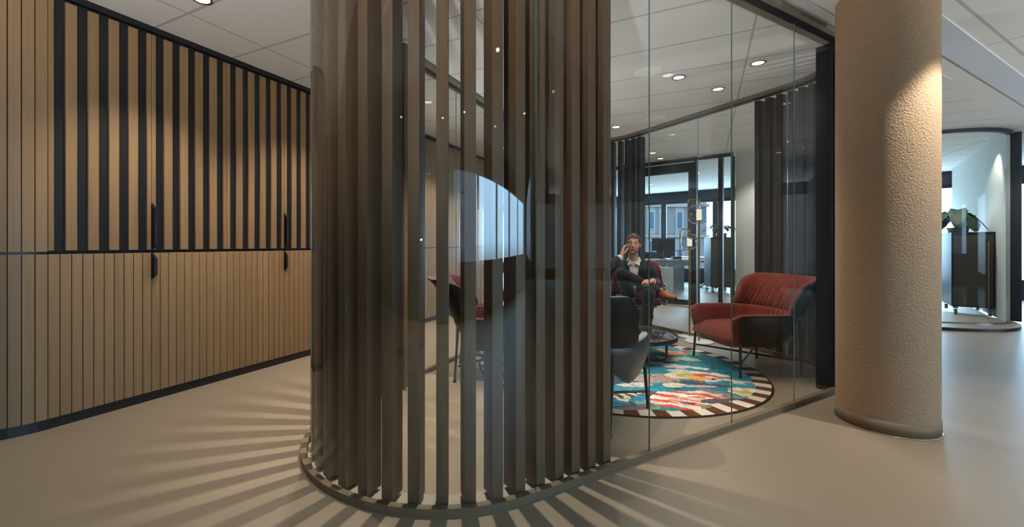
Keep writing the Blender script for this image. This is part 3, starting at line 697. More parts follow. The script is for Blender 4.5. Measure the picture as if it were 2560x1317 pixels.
# mobile cabinets with plants
WEAVE = plain('woven brown grey panel', lin(74, 68, 60), .6)
LEAF = plain('dark green leaf', lin(34, 58, 38), .5, spec=.3)
STEM = plain('pale green stem', lin(130, 138, 92), .5)
def cabinet(label, c, u1, w, dpt, h):
    rz = math.atan2(u1.y, u1.x); t = empty('mobile_cabinet', label, 'cabinet', (c.x, c.y, 0), rz, 'mobile cabinets on castors')
    MB().box((w/2, dpt/2, .12+(h-.12)/2), (w, dpt, h-.12), 0, .004).build('body', M['black'], t)
    MB().box((w/2, -.004, .13+(h-.16)/2), (w-.05, .010, h-.19), 0, .002).build('front_panel', WEAVE, t)
    MB().box((w-.075, -.016, .62), (.012, .016, .98), 0, .003).build('handle', plain('dull bronze', lin(150, 128, 108), .5), t)
    for x in (.05, w-.05):
        for y in (.05, dpt-.05):
            MB().cyl((x-.016, y, .04), (x+.016, y, .04), .04, None, 20).box((x, y, .105), (.05, .05, .03), 0, .005).build('castor', M['grey'], t)
    return t
def plant(label, x, y, z, r, ph, leaves, ls, up, wid=.42, drop=.75):
    t = empty('potted_plant', label, 'plant', (x, y, z), random.random()*3, 'plants on mobile cabinets')
    MB().lathe([(.001, 0), (r*.86, 0), (r, ph), (r*.94, ph), (r*.9, ph-.015), (.001, ph-.015)], n=36).build('pot', plain('olive pot', lin(120, 120, 78), .4), t)
    for k in range(leaves):
        a = k*2.399+.3; out = Vector((math.cos(a), math.sin(a), 0)); L = up*(.7+.5*random.random()); tip = out*(L*.75)+Vector((0, 0, ph+L*(.75+.45*random.random())))
        p = smooth_path([(out.x*.02, out.y*.02, ph-.015), tuple(out*L*.35+Vector((0, 0, ph+L*.45))), tuple(tip)], 6)
        s = MB().tube(p, .004, 7).build('stem', STEM, t)
        m = MB(); dr = (out*.8+Vector((0, 0, -drop))).normalized(); sd = Vector((-out.y, out.x, 0)); rows = []
        for i in range(11):
            u = -.25+1.25*i/10; w = ls*wid*math.sqrt(max(0, 1-((u-.25)/.76)**2))*(1+.12*math.sin(i*2.6)); w = max(w, .002)
            c = tip+dr*(ls*u)+Vector((0, 0, -.25*ls*u*u)); rows.append([c+sd*w*j+Vector((0, 0, .35*w*abs(j)-.002)) for j in (-1, -.5, 0, .5, 1)]+[c+sd*w*j+Vector((0, 0, .35*w*abs(j)-.006)) for j in (1, .5, 0, -.5, -1)])
        m.loft(rows).build('leaf', LEAF, t)
cabinet('grey mobile cabinet with plant beyond the rear glass, right of the lamps', Vector((5.50, 10.15)), Vector((.98, -.2)), .5, .5, 1.28)
plant('spiky dark plant on the cabinet beyond the rear glass', 5.86, 10.35, 1.28, .12, .1, 14, .30, .20, .10, .1)
# ------------------------------------------------------------------ rounded glass pod on the right
PC = Vector((6.9, 6.75)); PR = .87
def podpath(r, left=True):
    a = [PC+Vector((-1.9, 1.35)).normalized()*0+Vector((-.51, -.86))*r+Vector((-.86, .51))*2.0]+arc(PC, math.radians(-120.7), math.radians(-42), r)
    return a
a = arc(Vector((6.6, 6.62)), math.radians(-122), math.radians(40), 1.055); a = [a[0]+Vector((-.85, .53))*2.4]+a+[Vector((8.6, 8.6)), Vector((5.4, 9.0))]
struct('trim_9', MB().prism([(p.x, p.y) for p in a], 0, .035), M['black'])
struct('floor', MB().prism([(p.x, p.y) for p in a], .035, .042), M['floor'])
def strip(path0, path1, z0, z1, mat, name):
    mb = MB(); a = path0+path1[::-1]; return mb.prism([(p.x, p.y) for p in a], z0, z1).build(name, mat)
tag(strip(podpath(PR+.03), podpath(PR-.03), 2.63, CEIL, M['frame'], 'trim_10'), kind='structure')
tag(strip(podpath(PR+.02), podpath(PR-.02), .04, .06, M['steel'], 'trim_11'), kind='structure')
tag(strip(podpath(PR+.006), podpath(PR-.006), .06, 2.63, M['glass'], 'glass_panel'), 'curved glass front of the small pod right of the column', 'glass panel', 'pod glass')
W0, DW = Vector((7.37, 6.06)), Vector((.647, .762)); NW = Vector((.762, -.647))
c = W0+DW*2.0+NW*.02; struct('wall_pod', MB().box((c.x, c.y, CEIL/2+.02), (4.0, .04, CEIL-.04), math.atan2(DW.y, DW.x)), M['wallwhite'])
o = MB().box((0, 0, CEIL/2+.02), (.12, .24, CEIL-.04), 0, .01).build('trim_12', M['frame']); o.location = (7.64, 6.18, 0); o.rotation_euler = (0, 0, -.85); tag(o, kind='structure')
cabinet('dark mobile cabinet with plant inside the glass pod, right of the column', Vector((7.37, 6.75)), Vector((.77, -.638)), .45, .85, 1.26).location.z = .042
plant('broad leaved plant in an olive pot on the dark pod cabinet', 7.66, 6.92, 1.302, .125, .075, 8, .24, .21)
# tall dark cupboards and end of the corridor, right of the frame (mirrored in the glass front)
for k in range(5):
    x0 = 8.9+k*.64; t = empty('tall_cupboard', 'tall dark lacquered cupboard along the right corridor, %s from the column' % ordn(k), 'cupboard', (x0, 4.12, 0), 0, 'tall dark cupboards')
    MB().box((.32, .22, 1.33), (.64, .4, 2.62)).build('carcass', M['black'], t)
    for z0, z1, hz in ((.06, 2.0, 1.05), (2.01, 2.62, None)):
        d = MB().box((.32, .01, (z0+z1)/2), (.632, .02, z1-z0), 0, .002).build('door', M['navy'], t)
        if hz: MB().box((.07, -.015, hz), (.13, .03, .02), 0, .004).build('handle', M['blackmetal'], d)
# ------------------------------------------------------------------ buildings outside
def brick(name, c1, c2, c3, s):
    q = NT(name); b = q.n('TexBrick', i_Scale=s, i_Color1=c1, i_Color2=c2, i_Mortar=c3); v = q.coord('Object', (1, 1, 1)); 
    sp = q.n('SeparateXYZ'); q.t.links.new(v, sp.inputs[0]); cb = q.n('CombineXYZ'); q.t.links.new(sp.outputs[0], cb.inputs[0]); q.t.links.new(sp.outputs[2], cb.inputs[1]); q.t.links.new(cb.outputs[0], b.inputs[0])
    return q.pbr(b.outputs[0], .9)
BR = brick('grey brick', lin(38, 37, 39), lin(46, 43, 43), lin(50, 49, 49), 3.0)
TRIMB = plain('pink beige stone', lin(60, 53, 50), .8); WFR = plain('white window frame', lin(80, 83, 85), .5); DGL = plain('dark window glass', lin(30, 44, 54), .08, 0, .8)
def building(label, c, size, rz, wins, bands, mat, gw):
    t = empty('building', label, 'building', c, rz, None)
    MB().box((0, size[1]/2, 0), size).build('wall', mat, t)
    for x, z, w, h in bands: MB().box((x, -.08 if w > 2 else 0, z), (w, .25 if w > 2 else .10, h)).build('stone_band', TRIMB, t)
    for x, z, w, h in wins:
        f = MB().box((x, -.05, z), (w, .16, h)).build('window', gw, t)
        MB().box((x, -.11, z), (w-.14, .10, h-.14)).build('pane', DGL, f)
S = 1/24.3
wx = lambda px: (px-1662)*S
wz = lambda py: (610-py)*S
wins = []; bands = []
for px in (1540, 1585, 1627, 1657, 1698, 1738):
    for py, h in ((458, 48), (551, 46), (622, 44), (700, 44), (780, 44)): wins.append((wx(px), wz(py), .68, h*S))
    bands.append((wx(px), 0, .9, 17)); 
bands += [(wx(1662), wz(513), 9.0, .35), (wx(1662), wz(590), 9.0, .2)]
building('grey brick building with white framed windows outside the office window', (wx(1662)+(1662-CX)/F*45, 45, EYE), (8.6, 8, 22), 0, wins, bands, BR, WFR)
BR2 = brick('brown brick', lin(58, 48, 42), lin(70, 58, 49), lin(76, 70, 64), 3.0)
wins = [(x, z, 1.0, 1.5) for x in (-7, -4, -1, 2, 5, 8) for z in (-6, -2.5, 1, 4.5, 8)]
building('brown brick building beyond the right corridor window', (34, 3, EYE), (26, 8, 30), PI/2*-1, wins, [], BR2, WFR)
wins = [(x, z, 2.4, 1.5) for x in (-9, -6, -3, 0, 3, 6, 9) for z in (-4, -1.2, 1.6, 4.4, 7.2)]
building('pale concrete building opposite the front window', (-2, -26, EYE), (30, 8, 30), PI, wins, [], plain('pale concrete', lin(80, 82, 86), .8), WFR)
# ------------------------------------------------------------------ the seated man
SKIN = NT('skin'); _n = SKIN.n('TexNoise', i_Scale=30.0, i_Detail=3.0); SKIN.t.links.new(SKIN.coord(), _n.inputs[0])
SKIN = SKIN.pbr(SKIN.mix(_n.outputs[0], lin(196, 140, 112), lin(222, 170, 142)), .5, 0, .35, Subsurface_Weight=.06)
def cloth(name, c1, c2, s=9.0, b=.5):
    t = NT(name); v = t.coord('Object'); a = t.n('TexNoise', i_Scale=s, i_Detail=3.0, i_Distortion=1.2); t.t.links.new(v, a.inputs[0])
    w = t.n('TexNoise', i_Scale=260.0, i_Detail=1.0); t.t.links.new(v, w.inputs[0])
    return t.pbr(t.mix(w.outputs[0], c1, c2), .85, 0, .2, a.outputs[0], b, .03, Sheen_Weight=.15)
SUIT = cloth('charcoal suit wool', lin(29, 29, 29), lin(44, 43, 42)); SHIRT = cloth('white shirt cotton', lin(206, 206, 204), lin(226, 226, 224), 12, .3)
SOCK = cloth('dark grey sock', lin(34, 36, 42), lin(48, 50, 56)); TAN = plain('tan leather', lin(164, 92, 46), .35); SOLE = plain('brown sole', lin(74, 50, 34), .6)
HAIR = NT('brown hair'); _n = HAIR.n('TexNoise', i_Scale=90.0, i_Detail=4.0); HAIR.t.links.new(HAIR.coord(), _n.inputs[0])
HAIR = HAIR.pbr(HAIR.mix(_n.outputs[0], lin(38, 28, 20), lin(104, 82, 60)), .5, 0, .5, _n.outputs[0], .6, .01)
J = dict(
    head=at(1583.5, 611, 5.40), neck=at(1584.5, 648, 5.46), chest=at(1585, 684, 5.50), belly=at(1588, 722, 5.53), pel=at(1591, 748, 5.54),
    sr=at(1551, 664, 5.47), sl=at(1620, 668, 5.49), er=at(1517, 668, 5.24), wr=at(1553, 642, 5.28), el=at(1639, 706, 5.38), wl=at(1632, 703, 5.08),
    hr=at(1577, 746, 5.50), kr=at(1553, 684, 5.14), ar=at(1647, 727, 5.04), hl=at(1606, 748, 5.50), kl=at(1622, 735, 5.02), al=at(1613, 836, 4.98))
fwd = Vector((-J['head'].x-.12, -J['head'].y, 0)).normalized(); rgt = Vector((-fwd.y, fwd.x, 0)); UP = Vector((0, 0, 1))
roll = Matrix.Rotation(math.radians(-4), 3, fwd)
def hp_(x, y, z):                                    # head point: x to image right, y to the front, z up
    return J['head']+roll @ (rgt*x+fwd*y+UP*z)
HM = roll @ Matrix((rgt, fwd, UP)).transposed()
b = MB()
def E(c, r): b.sph(hp_(*c), r, 24, 16, 0, HM)
E((0, -.018, .022), (.073, .092, .094)); E((0, .022, -.020), (.064, .064, .082)); E((0, .030, -.062), (.058, .050, .044)); E((0, .010, -.045), (.066, .060, .050)); E((0, .062, -.094), (.022, .018, .016))
for s in (-1, 1):
    E((s*.043, .046, -.028), (.024, .028, .034)); E((s*.079, -.012, -.006), (.010, .020, .032)); E((s*.010, .094, -.029), .0095); E((s*.046, .004, -.066), (.018, .034, .028))
    b.cap(hp_(s*.012, .083, .031), hp_(s*.046, .068, .030), .0115, .008)
    b.cap(hp_(s*.017, .0785, -.004), hp_(s*.042, .070, -.004), .0065, .006); b.cap(hp_(s*.017, .0765, .0185), hp_(s*.043, .068, .018), .007, .006)
b.cap(hp_(0, .082, .026), hp_(0, .104, -.020), .008, .012); b.cap(hp_(0, .104, -.020), hp_(0, .096, -.030), .012, .008)
b.cap(hp_(-.018, .083, -.052), hp_(.018, .083, -.052), .0075, .0075); b.cap(hp_(-.014, .082, -.064), hp_(.014, .082, -.064), .008, .008)
b.cap(hp_(0, -.01, -.07), J['neck']-UP*.05, .056, .062)
b.cap(J['neck']-UP*.06, J['pel'], .07, .10); b.cap(J['sr'], J['sl'], .045, .045)
for p, q, r0, r1 in (('sr', 'er', .042, .034), ('er', 'wr', .034, .025), ('sl', 'el', .042, .034), ('el', 'wl', .034, .025), ('hr', 'kr', .07, .045), ('kr', 'ar', .042, .032), ('hl', 'kl', .07, .045), ('kl', 'al', .042, .032)):
    b.cap(J[p], J[q], r0, r1)
def hand(w, d, n, t, curls, thumb, k=1.0):
    """w wrist, d finger direction, n back-of-hand normal, t thumb side; curls per finger (base, mid, tip) in degrees"""
    d = d.normalized(); n = (n-d*n.dot(d)).normalized(); t = (t-d*t.dot(d)-n*t.dot(n)).normalized()
    for i, (o, L) in enumerate(((.030, (.040, .025, .020)), (.010, (.045, .029, .021)), (-.010, (.042, .027, .021)), (-.029, (.033, .020, .018)))):
        kn = w+(d*(.088-.006*abs(i-1))+t*o+n*(.004-.003*abs(i-1)))*k
        b.cap(w+t*o*.55*k+d*.012*k, kn, .0145*k, .0115*k); p = kn; a = 0
        for s, L_ in enumerate(L):
            a += math.radians(curls[i][s]); dd = (d*math.cos(a)-n*math.sin(a)+t*(o*.9)).normalized(); q = p+dd*L_*k
            b.cap(p, q, (.0098-.0011*s)*k, (.0090-.0012*s)*k, 12); p = q
    p = w+(t*.020+d*.022-n*.006)*k; b.cap(w+d*.008*k, p, .017*k, .016*k)
    for (a1, a2, a3), L_, r in zip(thumb, (.040, .032, .026), (.0135, .0112, .0095)):
        q = p+(t*a1+d*a2-n*a3).normalized()*L_*k; b.cap(p, q, r*k, (r-.0012)*k, 12); p = q
dr = (at(1559, 612, 5.32)-J['wr']); hand(J['wr']+dr.normalized()*.012, dr, (-rgt*.92+fwd*.4), (rgt*.3+fwd*.95), [(8, 28, 22), (12, 36, 24), (16, 42, 26), (22, 46, 28)], [(.45, .85, .55), (.15, .97, .45), (.05, .98, .3)], .95)
dl = at(1611, 703, 4.99)-J['wl']; hand(J['wl']+dl.normalized()*.012, dl, UP*.8+fwd*.5, fwd*.45+UP*.75, [(18, 30, 20), (22, 34, 22), (26, 36, 22), (30, 36, 22)], [(.8, .6, .2), (.45, .9, .2), (.3, 1, .25)], .95)
P = voxel(b, 'person', SKIN, None, .0042, 3, .5)
tag(P, 'person in dark suit and open white shirt, legs crossed, phone at the ear', 'person')
# eyes, lips, hair
for s in (-1, 1):
    e = MB().sph(hp_(s*.030, .0640, .009), (.0135, .0125, .0085), 16, 12, 0, HM).build('eye', plain('eye white', lin(150, 140, 132), .3), P)
    MB().sph(hp_(s*.0295, .0735, .0090), (.0052, .004, .0056), 12, 8).build('iris', plain('dark iris', lin(40, 30, 24), .15), e)
    b2 = MB(); b2.cap(hp_(s*.015, .0885, .036), hp_(s*.034, .081, .040), .0036, .0042, 10); b2.cap(hp_(s*.034, .081, .040), hp_(s*.050, .066, .033), .0042, .0025, 10); b2.build('eyebrow', HAIR, P)
b2 = MB(); b2.cap(hp_(-.017, .0885, -.0535), hp_(.017, .0885, -.0535), .0038, .0038, 10); b2.cap(hp_(-.014, .0875, -.0615), hp_(.014, .0875, -.0615), .0048, .0048, 10); b2.build('lips', plain('lips', lin(150, 84, 74), .45), P)
hb = MB(); rnd = random.Random(3)
for k in range(420):
    u = rnd.uniform(-1, 1); a = rnd.uniform(0, 2*PI); c = Vector((math.sqrt(1-u*u)*math.cos(a), math.sqrt(1-u*u)*math.sin(a), u))
    p = Vector((c.x*.077, -.018+c.y*.095, .024+c.z*.098))
    front = p.y > .035
    if front and p.z < .082+.25*abs(p.x)*0: continue
    if p.y > -.02 and p.z < .018 and not front: continue
    if p.z < -.055: continue
    if p.y > .0 and p.z < .045 and not (abs(p.x) > .062 and p.y < .03): continue
    hb.sph(hp_(p.x*1.03, p.y*1.02, p.z*1.03), rnd.uniform(.011, .019), 10, 7)
voxel(hb, 'hair', HAIR, P, .0035, 2, .4)
# trousers
b = MB(); b.sph(J['pel']-UP*.005, (.175, .14, .11), 24, 16); b.sph(J['hr'], .108, 20, 14); b.sph(J['hl'], .108, 20, 14)
for p, q, r0, r1 in (('hr', 'kr', .098, .073), ('kr', 'ar', .072, .052), ('hl', 'kl', .098, .074), ('kl', 'al', .072, .060)): b.cap(J[p], J[q] if q != 'ar' else J['kr'].lerp(J['ar'], .86), r0, r1, 20)
for k, f in enumerate((.25, .45, .62)): b.cap(J['hr'].lerp(J['kr'], f)+UP*.05+rgt*.03, J['hr'].lerp(J['kr'], f+.12)+UP*.035-rgt*.05, .045, .04)
for f in (.35, .55, .75): b.sph(J['kl'].lerp(J['al'], f)+rgt*(.012 if f == .55 else -.01), .066-.008*f, 16, 10)
voxel(b, 'trousers', SUIT, P, .006, 5)
b = MB(); b.cap(J['kr'].lerp(J['ar'], .78), J['ar'], .042, .038, 18); voxel(b, 'sock', SOCK, P, .005, 3)
# shirt and jacket
b = MB(); tf = lambda p, f, u=0, r=0: p+fwd*f+UP*u+rgt*r
b.sph(tf(J['chest'], .006), (.165, .118, .18), 24, 16, 0, Matrix((rgt, fwd, UP)).transposed()); b.sph(tf(J['belly'], .012), (.158, .122, .15), 24, 16, 0, Matrix((rgt, fwd, UP)).transposed())
b.cap(tf(J['neck'], 0, -.055), tf(J['neck'], .004, -.005), .075, .066, 22)
voxel(b, 'shirt', SHIRT, P, .006, 4)
cm = MB()
for s in (-1, 1):
    v = [hp_(0, 0, 0)*0]
    n0 = J['neck']; A = tf(n0, -.03, .030, s*.066); B = tf(n0, .050, .020, s*.042); Cc = tf(n0, .092, -.045, s*.014); D = tf(n0, .085, -.075, s*.062); Ee = tf(n0, .03, -.020, s*.082)
    th = fwd*.006+rgt*s*.004
    cm.add([A, B, Cc, D, Ee, A+th, B+th, Cc+th, D+th, Ee+th], [[0, 1, 2, 3, 4], [9, 8, 7, 6, 5]]+[[i, (i+1) % 5, 5+(i+1) % 5, 5+i] for i in range(5)])
cm.build('collar', SHIRT, P)
cf = MB(); d_ = (J['wr']-J['er']).normalized(); cf.cyl(J['wr']-d_*.055, J['wr']-d_*.002, .042, .037, 24); d_ = (J['wl']-J['el']).normalized(); cf.cyl(J['wl']-d_*.05, J['wl']-d_*.004, .036, .036, 24); cf.build('cuff', SHIRT, P)
b = MB(); RM = Matrix((rgt, fwd, UP)).transposed()
b.sph(tf(J['chest'], 0), (.188, .132, .19), 28, 18, 0, RM); b.sph(tf(J['belly'], .0), (.178, .138, .16), 28, 18, 0, RM); b.sph(tf(J['pel'], -.01, .02), (.180, .135, .11), 24, 16, 0, RM)
b.cap(tf(J['sr'], -.01, .012), tf(J['sl'], -.01, .012), .062, .062, 18); b.cap(tf(J['neck'], -.035, -.045, -.08), tf(J['neck'], -.035, -.045, .08), .052, .052)
b.cap(J['sr'], J['er'], .070, .058, 20); b.cap(J['er'], J['er'].lerp(J['wr'], .72), .058, .048, 20); b.cap(J['sl'], J['el'], .070, .058, 20); b.cap(J['el'], J['el'].lerp(J['wl'], .84), .058, .046, 20)
for f in (.3, .5, .7, .88): b.sph(J['sl'].lerp(J['el'], f)+rgt*(.010 if f in (.5, .88) else -.004), .066-.008*f, 16, 10); b.sph(J['sr'].lerp(J['er'], f)-UP*.008*(f > .6), .066-.008*f, 16, 10)
jk = voxel(b, 'jacket', SUIT, P, .006, 4)
bm = bmesh.new(); bm.from_mesh(jk.data); dead = []
for f in bm.faces:
    c = f.calc_center_median()-J['chest']; x, y, z = c.dot(rgt), c.dot(fwd), c.z
    if y > .03 and abs(x-.004) < .020+.048*clampf((z+.16)/.30) and -.2 < z < .2: dead.append(f)
bmesh.ops.delete(bm, geom=dead, context='FACES'); bm.to_mesh(jk.data); bm.free()
lp = MB()
for s in (-1, 1):
    rows = []
    for i in range(9):
        u = i/8; z = .155-.30*u; xi = .068-.048*u; xo = xi+.052*math.sin(PI*min(1, .18+.82*(1-u)))**.6*(1-.55*u)+.006
        yy = lambda x: .136*math.sqrt(max(.02, 1-(x/.188)**2-((z if z > 0 else z*.3)/.24)**2))+.007
        pi, po = tf(J['chest'], yy(xi), z, .004+s*xi), tf(J['chest'], yy(xo), z, .004+s*xo)
        rows.append([pi, pi.lerp(po, .5)+fwd*.003, po, po-fwd*.004, pi-fwd*.004])
    lp.loft(rows)
lp.build('lapel', SUIT, jk)
bt = MB(); dd = (J['wr']-J['er']).normalized()
for k in range(4):
    c = J['er'].lerp(J['wr'], .70)-dd*(.016*k)+fwd*.046-UP*.012; bt.cyl(c, c+fwd*.006, .0065, None, 14)
bt.build('sleeve_button', plain('horn button', lin(150, 146, 140), .25), jk)
# shoes
def shoe(heel, d, up, mat, k=.92):
    d = d.normalized(); up = (up-d*up.dot(d)).normalized(); sd = d.cross(up)
    sec = [(-.055, .026, .085), (-.045, .036, .095), (0, .037, .098), (.045, .039, .086), (.09, .045, .066), (.14, .048, .050), (.185, .044, .042), (.215, .034, .036), (.232, .016, .026)]
    rings = []; sec = [(x*k, w, h) for x, w, h in sec]
    for x, w, h in sec:
        rings.append([heel+d*x+sd*(w*math.copysign(abs(math.cos(a))**.8, math.cos(a)))+up*(.012+h*max(0, math.sin(a))**.75) for a in [2*PI*k/22 for k in range(22)]])
    s = MB().loft(rings).build('shoe', mat, P)
    pl = []
    for x, w in ((-.06, .022), (-.05, .036), (0, .039), (.05, .041), (.1, .048), (.15, .051), (.195, .046), (.222, .034), (.238, .014)): pl.append((x*k, w))
    out = [(x, w) for x, w in pl]+[(x, -w) for x, w in pl[::-1]]
    v = [heel+d*x+sd*w+up*z for z in (-.012, .016) for x, w in out]; n = len(out)
    MB().add(v, [[i, (i+1) % n, n+(i+1) % n, n+i] for i in range(n)]+[list(range(n))[::-1], [n+i for i in range(n)]]).build('sole', SOLE, s)
    lc = MB()
    for k in range(4):
        x = .045+.019*k; h = .094-.0125*k; lc.tube(smooth_path([tuple(heel+d*x+sd*(.022*q)+up*(h+.010-.012*abs(q))) for q in (-1, -.4, .4, 1)], 4), .0028, 6)
    lc.tube(smooth_path([tuple(heel+d*.05+sd*q*.03+up*(.108-.03*abs(q))) for q in (-1.2, -.5, 0, .6, 1.3)], 5), .0026, 6)
    lc.build('lace', M['black'], s)
shoe(J['ar']+Vector((.02, .0, -.072)), Vector((.42, -.90, -.04)), Vector((.05, -.10, 1)), TAN)
shoe(Vector((J['al'].x, J['al'].y, .022)), Vector((-.15, -1, 0)), UP, TAN)
ph = empty('mobile_phone', 'dark mobile phone held to the man\'s ear', 'phone', tuple(at(1567.5, 620, 5.325)))
ph.rotation_euler = (Matrix.Rotation(math.radians(16), 3, fwd) @ Matrix((fwd, rgt, UP)).transposed()).to_euler()
MB().box((0, 0, 0), (.066, .008, .135), 0, .003).build('case', M['black'], ph); MB().box((0, .0045, 0), (.06, .001, .125)).build('display', plain('phone glass', lin(30, 36, 46), .1), ph)
# ------------------------------------------------------------------ lamps and daylight
WARM = (1.0, .90, .78)
EK = 1.15
lens_me = MB().lathe([(.001, 0), (.045, 0), (.047, .004)], n=32).mesh('lens', M['lens'])
ring_me = MB().lathe([(.046, -.004), (.049, -.007), (.058, -.007), (.061, -.002), (.061, .006), (.046, .006)], n=40).mesh('trim_ring', M['steel'])
def downlight(x, y, label, e=40, size=100, blend=.6, group='recessed ceiling downlights', col=WARM, rad=.03, k=1.0):
    t = empty('downlight', label, 'downlight', (x, y, CEIL), 0, group)
    for nm, me in (('lens', lens_me), ('trim_ring', ring_me)):
        o = bpy.data.objects.new(nm, me); C.objects.link(o); o.parent = t; o.scale = (k, k, 1)
        o.location.z = -.003 if nm == 'lens' else 0
    if e:
        l = bpy.data.lights.new('spot', 'SPOT'); l.energy = e*EK; l.color = col; l.spot_size = math.radians(size); l.spot_blend = blend; l.shadow_soft_size = rad
        lo = bpy.data.objects.new('downlight_beam', l); C.objects.link(lo); lo.location = (x, y, CEIL-.03)
    return t
for k in range(0, 6):
    p = wp(-.026+1.206*k, -.674)
    downlight(p.x, p.y, 'ceiling downlight over the corridor before the oak cupboards, %s from the camera' % ordn(k), 88, 104, .7, rad=.025)
for i, (x, y, e, lab) in enumerate([
        (-.10, 2.72, 225, 'downlight inside the rounded nose behind the fins'),
        (.95, 3.30, 50, 'downlight between the nose and the armchair'),
        (2.445, 3.764, 32, 'nearest of three downlights over the red armchair'),
        (1.915, 4.089, 32, 'middle of three downlights left over the rug'),
        (2.453, 4.395, 32, 'farthest of three downlights over the red armchair'),
        (1.89, 5.819, 36, 'downlight above the seated man'),
        (.45, 4.3, 30, 'downlight over the black chair side of the room')]):
    downlight(x, y, lab, e, 74 if 'rounded nose' in lab else 115, .7, rad=.02)
for i, (x, y, e, lab) in enumerate([
        (2.86, 2.13, 140, 'downlight beside the beige column'), (1.2, .6, 10, 'downlight over the corridor right of the camera'),
        (-.1, -1.8, 400, 'added downlight behind the camera lighting the fin fronts'), (-2.1, -1.3, 110, 'added downlight behind the camera lighting the left fins'), (3.2, .4, 6, 'downlight over the right hand floor'),  # both lamps behind the camera are added to light the fins
        (5.3, 3.1, 8, 'downlight over the floor right of the column'), (.9, -1.4, 0, 'downlight near the front window'), (2.6, -1.2, 0, 'downlight near the front wall')]):
    downlight(x, y, lab, e, 84 if 'column' in lab and 'beside' in lab else 110, .3 if 'beside' in lab else .6, rad=.03)
for i, (x, y, e, lab) in enumerate([
        (3.058, 7.478, 25, 'larger downlight beyond the rear glass, left'), (3.397, 7.968, 25, 'smaller downlight beyond the rear glass near the office partition'), (4.75, 6.65, 55, 'added downlight brightening the pale wall beyond the rear glass'),  # the pale wall lamp is added to brighten that wall
        (4.9, 9.6, 25, 'downlight over the office desk'), (4.6, 11.4, 0, 'downlight deep in the office'), (7.55, 5.3, 22, 'downlight outside the far glass pod'),
        (7.0, 7.2, 40, 'downlight inside the far glass pod, near'), (8.4, 9.1, 30, 'downlight inside the far glass pod, far')]):
    downlight(x, y, lab, e*1.6, 115, .6, col=(1, .95, .88))
l = bpy.data.lights.new('spot', 'SPOT'); l.energy = 40*EK; l.color = WARM; l.spot_size = math.radians(75); l.spot_blend = .5; l.shadow_soft_size = .03
lo = bpy.data.objects.new('pod_beam', l); C.objects.link(lo); lo.location = (7.3, 6.4, CEIL-.03)
lo.rotation_euler = (Vector((8.0, 6.7, .9))-lo.location).to_track_quat('-Z', 'Y').to_euler()
sp_me = MB().lathe([(.001, -.006), (.03, -.006), (.10, -.004), (.118, 0)], n=40).mesh('ceiling_speaker', plain('white grille', lin(244, 243, 240), .8))
for x, y, lab in ((1.578, 3.965, 'round white ceiling speaker nearer the front glass'), (2.253, 5.413, 'round white ceiling speaker near the rear glass')):
    o = bpy.data.objects.new('ceiling_speaker', sp_me); C.objects.link(o); o.location = (x, y, CEIL); tag(o, lab, 'speaker', 'round ceiling speakers')
def fill_uplight(x, y, lab, aim, e, size=110, z=1.72, k=1):  # added lamps with stands, out of sight, to brighten the ceilings
    t = empty('fill_uplight', lab, 'lamp', (x, y, 0), 0, 'added fill uplights')
    MB().lathe([(.001, .02), (.13*k, .018), (.14*k, 0), (.001, 0)], n=36).build('base', M['blackmetal'], t)
    MB().cyl((0, 0, .01), (0, 0, z-.06), .012).build('pole', M['blackmetal'], t)
    MB().lathe([(.02, z-.07), (.12*k, z-.03), (.15*k, z+.01), (.145*k, z+.012), (.115*k, z-.022), (.02, z-.06)], n=36).build('bowl', M['blackmetal'], t)
    l = bpy.data.lights.new('spot', 'SPOT'); l.energy = e; l.color = (.98, .99, 1); l.spot_size = math.radians(size); l.spot_blend = .9; l.shadow_soft_size = .04
    lo = bpy.data.objects.new('fill_uplight_beam', l); C.objects.link(lo); lo.location = (x, y, z-.016)
    lo.rotation_euler = (Vector(aim)-lo.location).to_track_quat('-Z', 'Y').to_euler()
fill_uplight(-1.0, -1.1, 'added fill uplight in the corridor behind the camera, unseen', (-1.2, 2.6, CEIL), 520, 105, 1.15)
fill_uplight(6.8, .1, 'added fill uplight right of the camera, unseen', (5.0, 4.2, CEIL), 620, 100, .9)
fill_uplight(.05, 4.45, 'low added fill uplight hidden behind the black lounge chair', (1.5, 4.5, CEIL+.3), 95, 125, .42, .62)
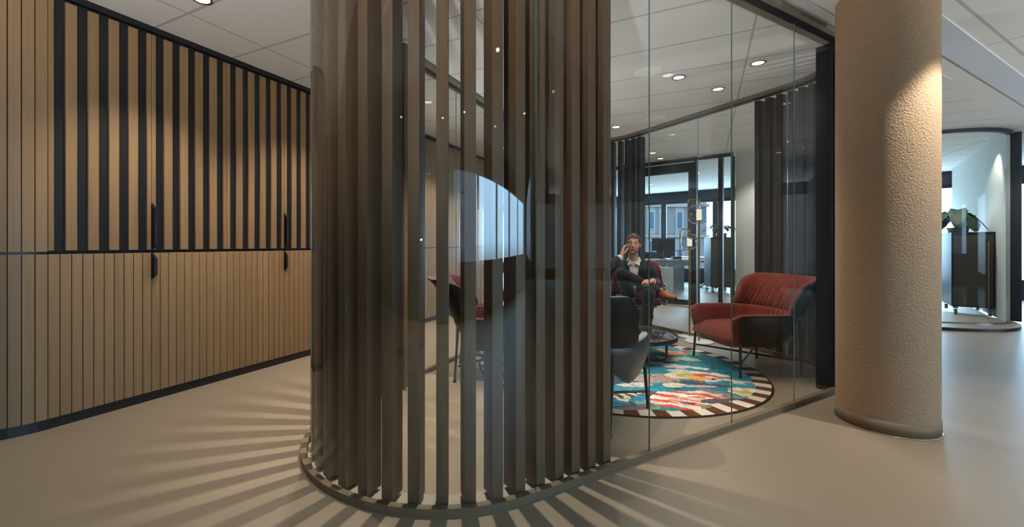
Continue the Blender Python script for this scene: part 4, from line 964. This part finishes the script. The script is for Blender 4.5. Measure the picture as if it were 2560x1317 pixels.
# daylight: sky all round, and portals in the window bays
w = bpy.data.worlds.new('sky'); bpy.context.scene.world = w; w.use_nodes = True; t = w.node_tree; t.nodes.clear()
tc = t.nodes.new('ShaderNodeTexCoord'); sx = t.nodes.new('ShaderNodeSeparateXYZ'); cr = t.nodes.new('ShaderNodeValToRGB')
bg = t.nodes.new('ShaderNodeBackground'); ou = t.nodes.new('ShaderNodeOutputWorld')
t.links.new(tc.outputs['Generated'], sx.inputs[0]); mr = t.nodes.new('ShaderNodeMapRange'); mr.inputs[1].default_value = -1; mr.inputs[2].default_value = 1
t.links.new(sx.outputs[2], mr.inputs[0]); t.links.new(mr.outputs[0], cr.inputs[0]); t.links.new(cr.outputs[0], bg.inputs[0]); t.links.new(bg.outputs[0], ou.inputs[0])
K = 21.0; e = cr.color_ramp.elements
def sky_stop(el, z, c): el.position = (z+1)/2; el.color = tuple(v/K for v in c)+(1,)
sky_stop(e[0], -.25, (4.6, 6.6, 8.6)); sky_stop(e[1], 1.0, (9, 15.5, 21))
for z, c in ((-.06, (.9, 1.05, 1.1)), (.01, (4.8, 8.2, 11.6)), (.16, (5.4, 9.2, 13)), (.40, (9, 15.5, 21))): sky_stop(e.new((z+1)/2), z, c)
bg.inputs[1].default_value = K
for i in range(14):
    if i < 3: continue
    c = fp(T0+BAY*(i+.5), .0)
    l = bpy.data.lights.new('portal', 'AREA'); l.shape = 'RECTANGLE'; l.size = BAY-.14; l.size_y = 1.9; l.cycles.is_portal = True
    lo = bpy.data.objects.new('window_portal', l); C.objects.link(lo); lo.location = (c.x, c.y, 1.365)
    lo.rotation_euler = (Vector((-NF.x, -NF.y, 0))).to_track_quat('-Z', 'Y').to_euler()
for c, sx_, sy_, d in (((4.75, -2.45, 1.525), 8.4, 1.4, (0, 1, 0)), ((12.15, 1.3, 1.375), 5.7, 2.1, (-1, 0, 0))):
    l = bpy.data.lights.new('portal', 'AREA'); l.shape = 'RECTANGLE'; l.size = sx_; l.size_y = sy_; l.cycles.is_portal = True
    lo = bpy.data.objects.new('window_portal', l); C.objects.link(lo); lo.location = c; lo.rotation_euler = Vector(d).to_track_quat('-Z', 'Y').to_euler()
s = bpy.context.scene
s.view_settings.view_transform = 'Standard'; s.view_settings.look = 'None'; s.view_settings.gamma = 1; s.view_settings.exposure = 0
s.cycles.transparent_max_bounces = 24; s.cycles.max_bounces = 8; s.cycles.diffuse_bounces = 4; s.cycles.glossy_bounces = 4
s.cycles.use_denoising = True; s.cycles.caustics_reflective = False; s.cycles.caustics_refractive = False; s.cycles.sample_clamp_indirect = 6
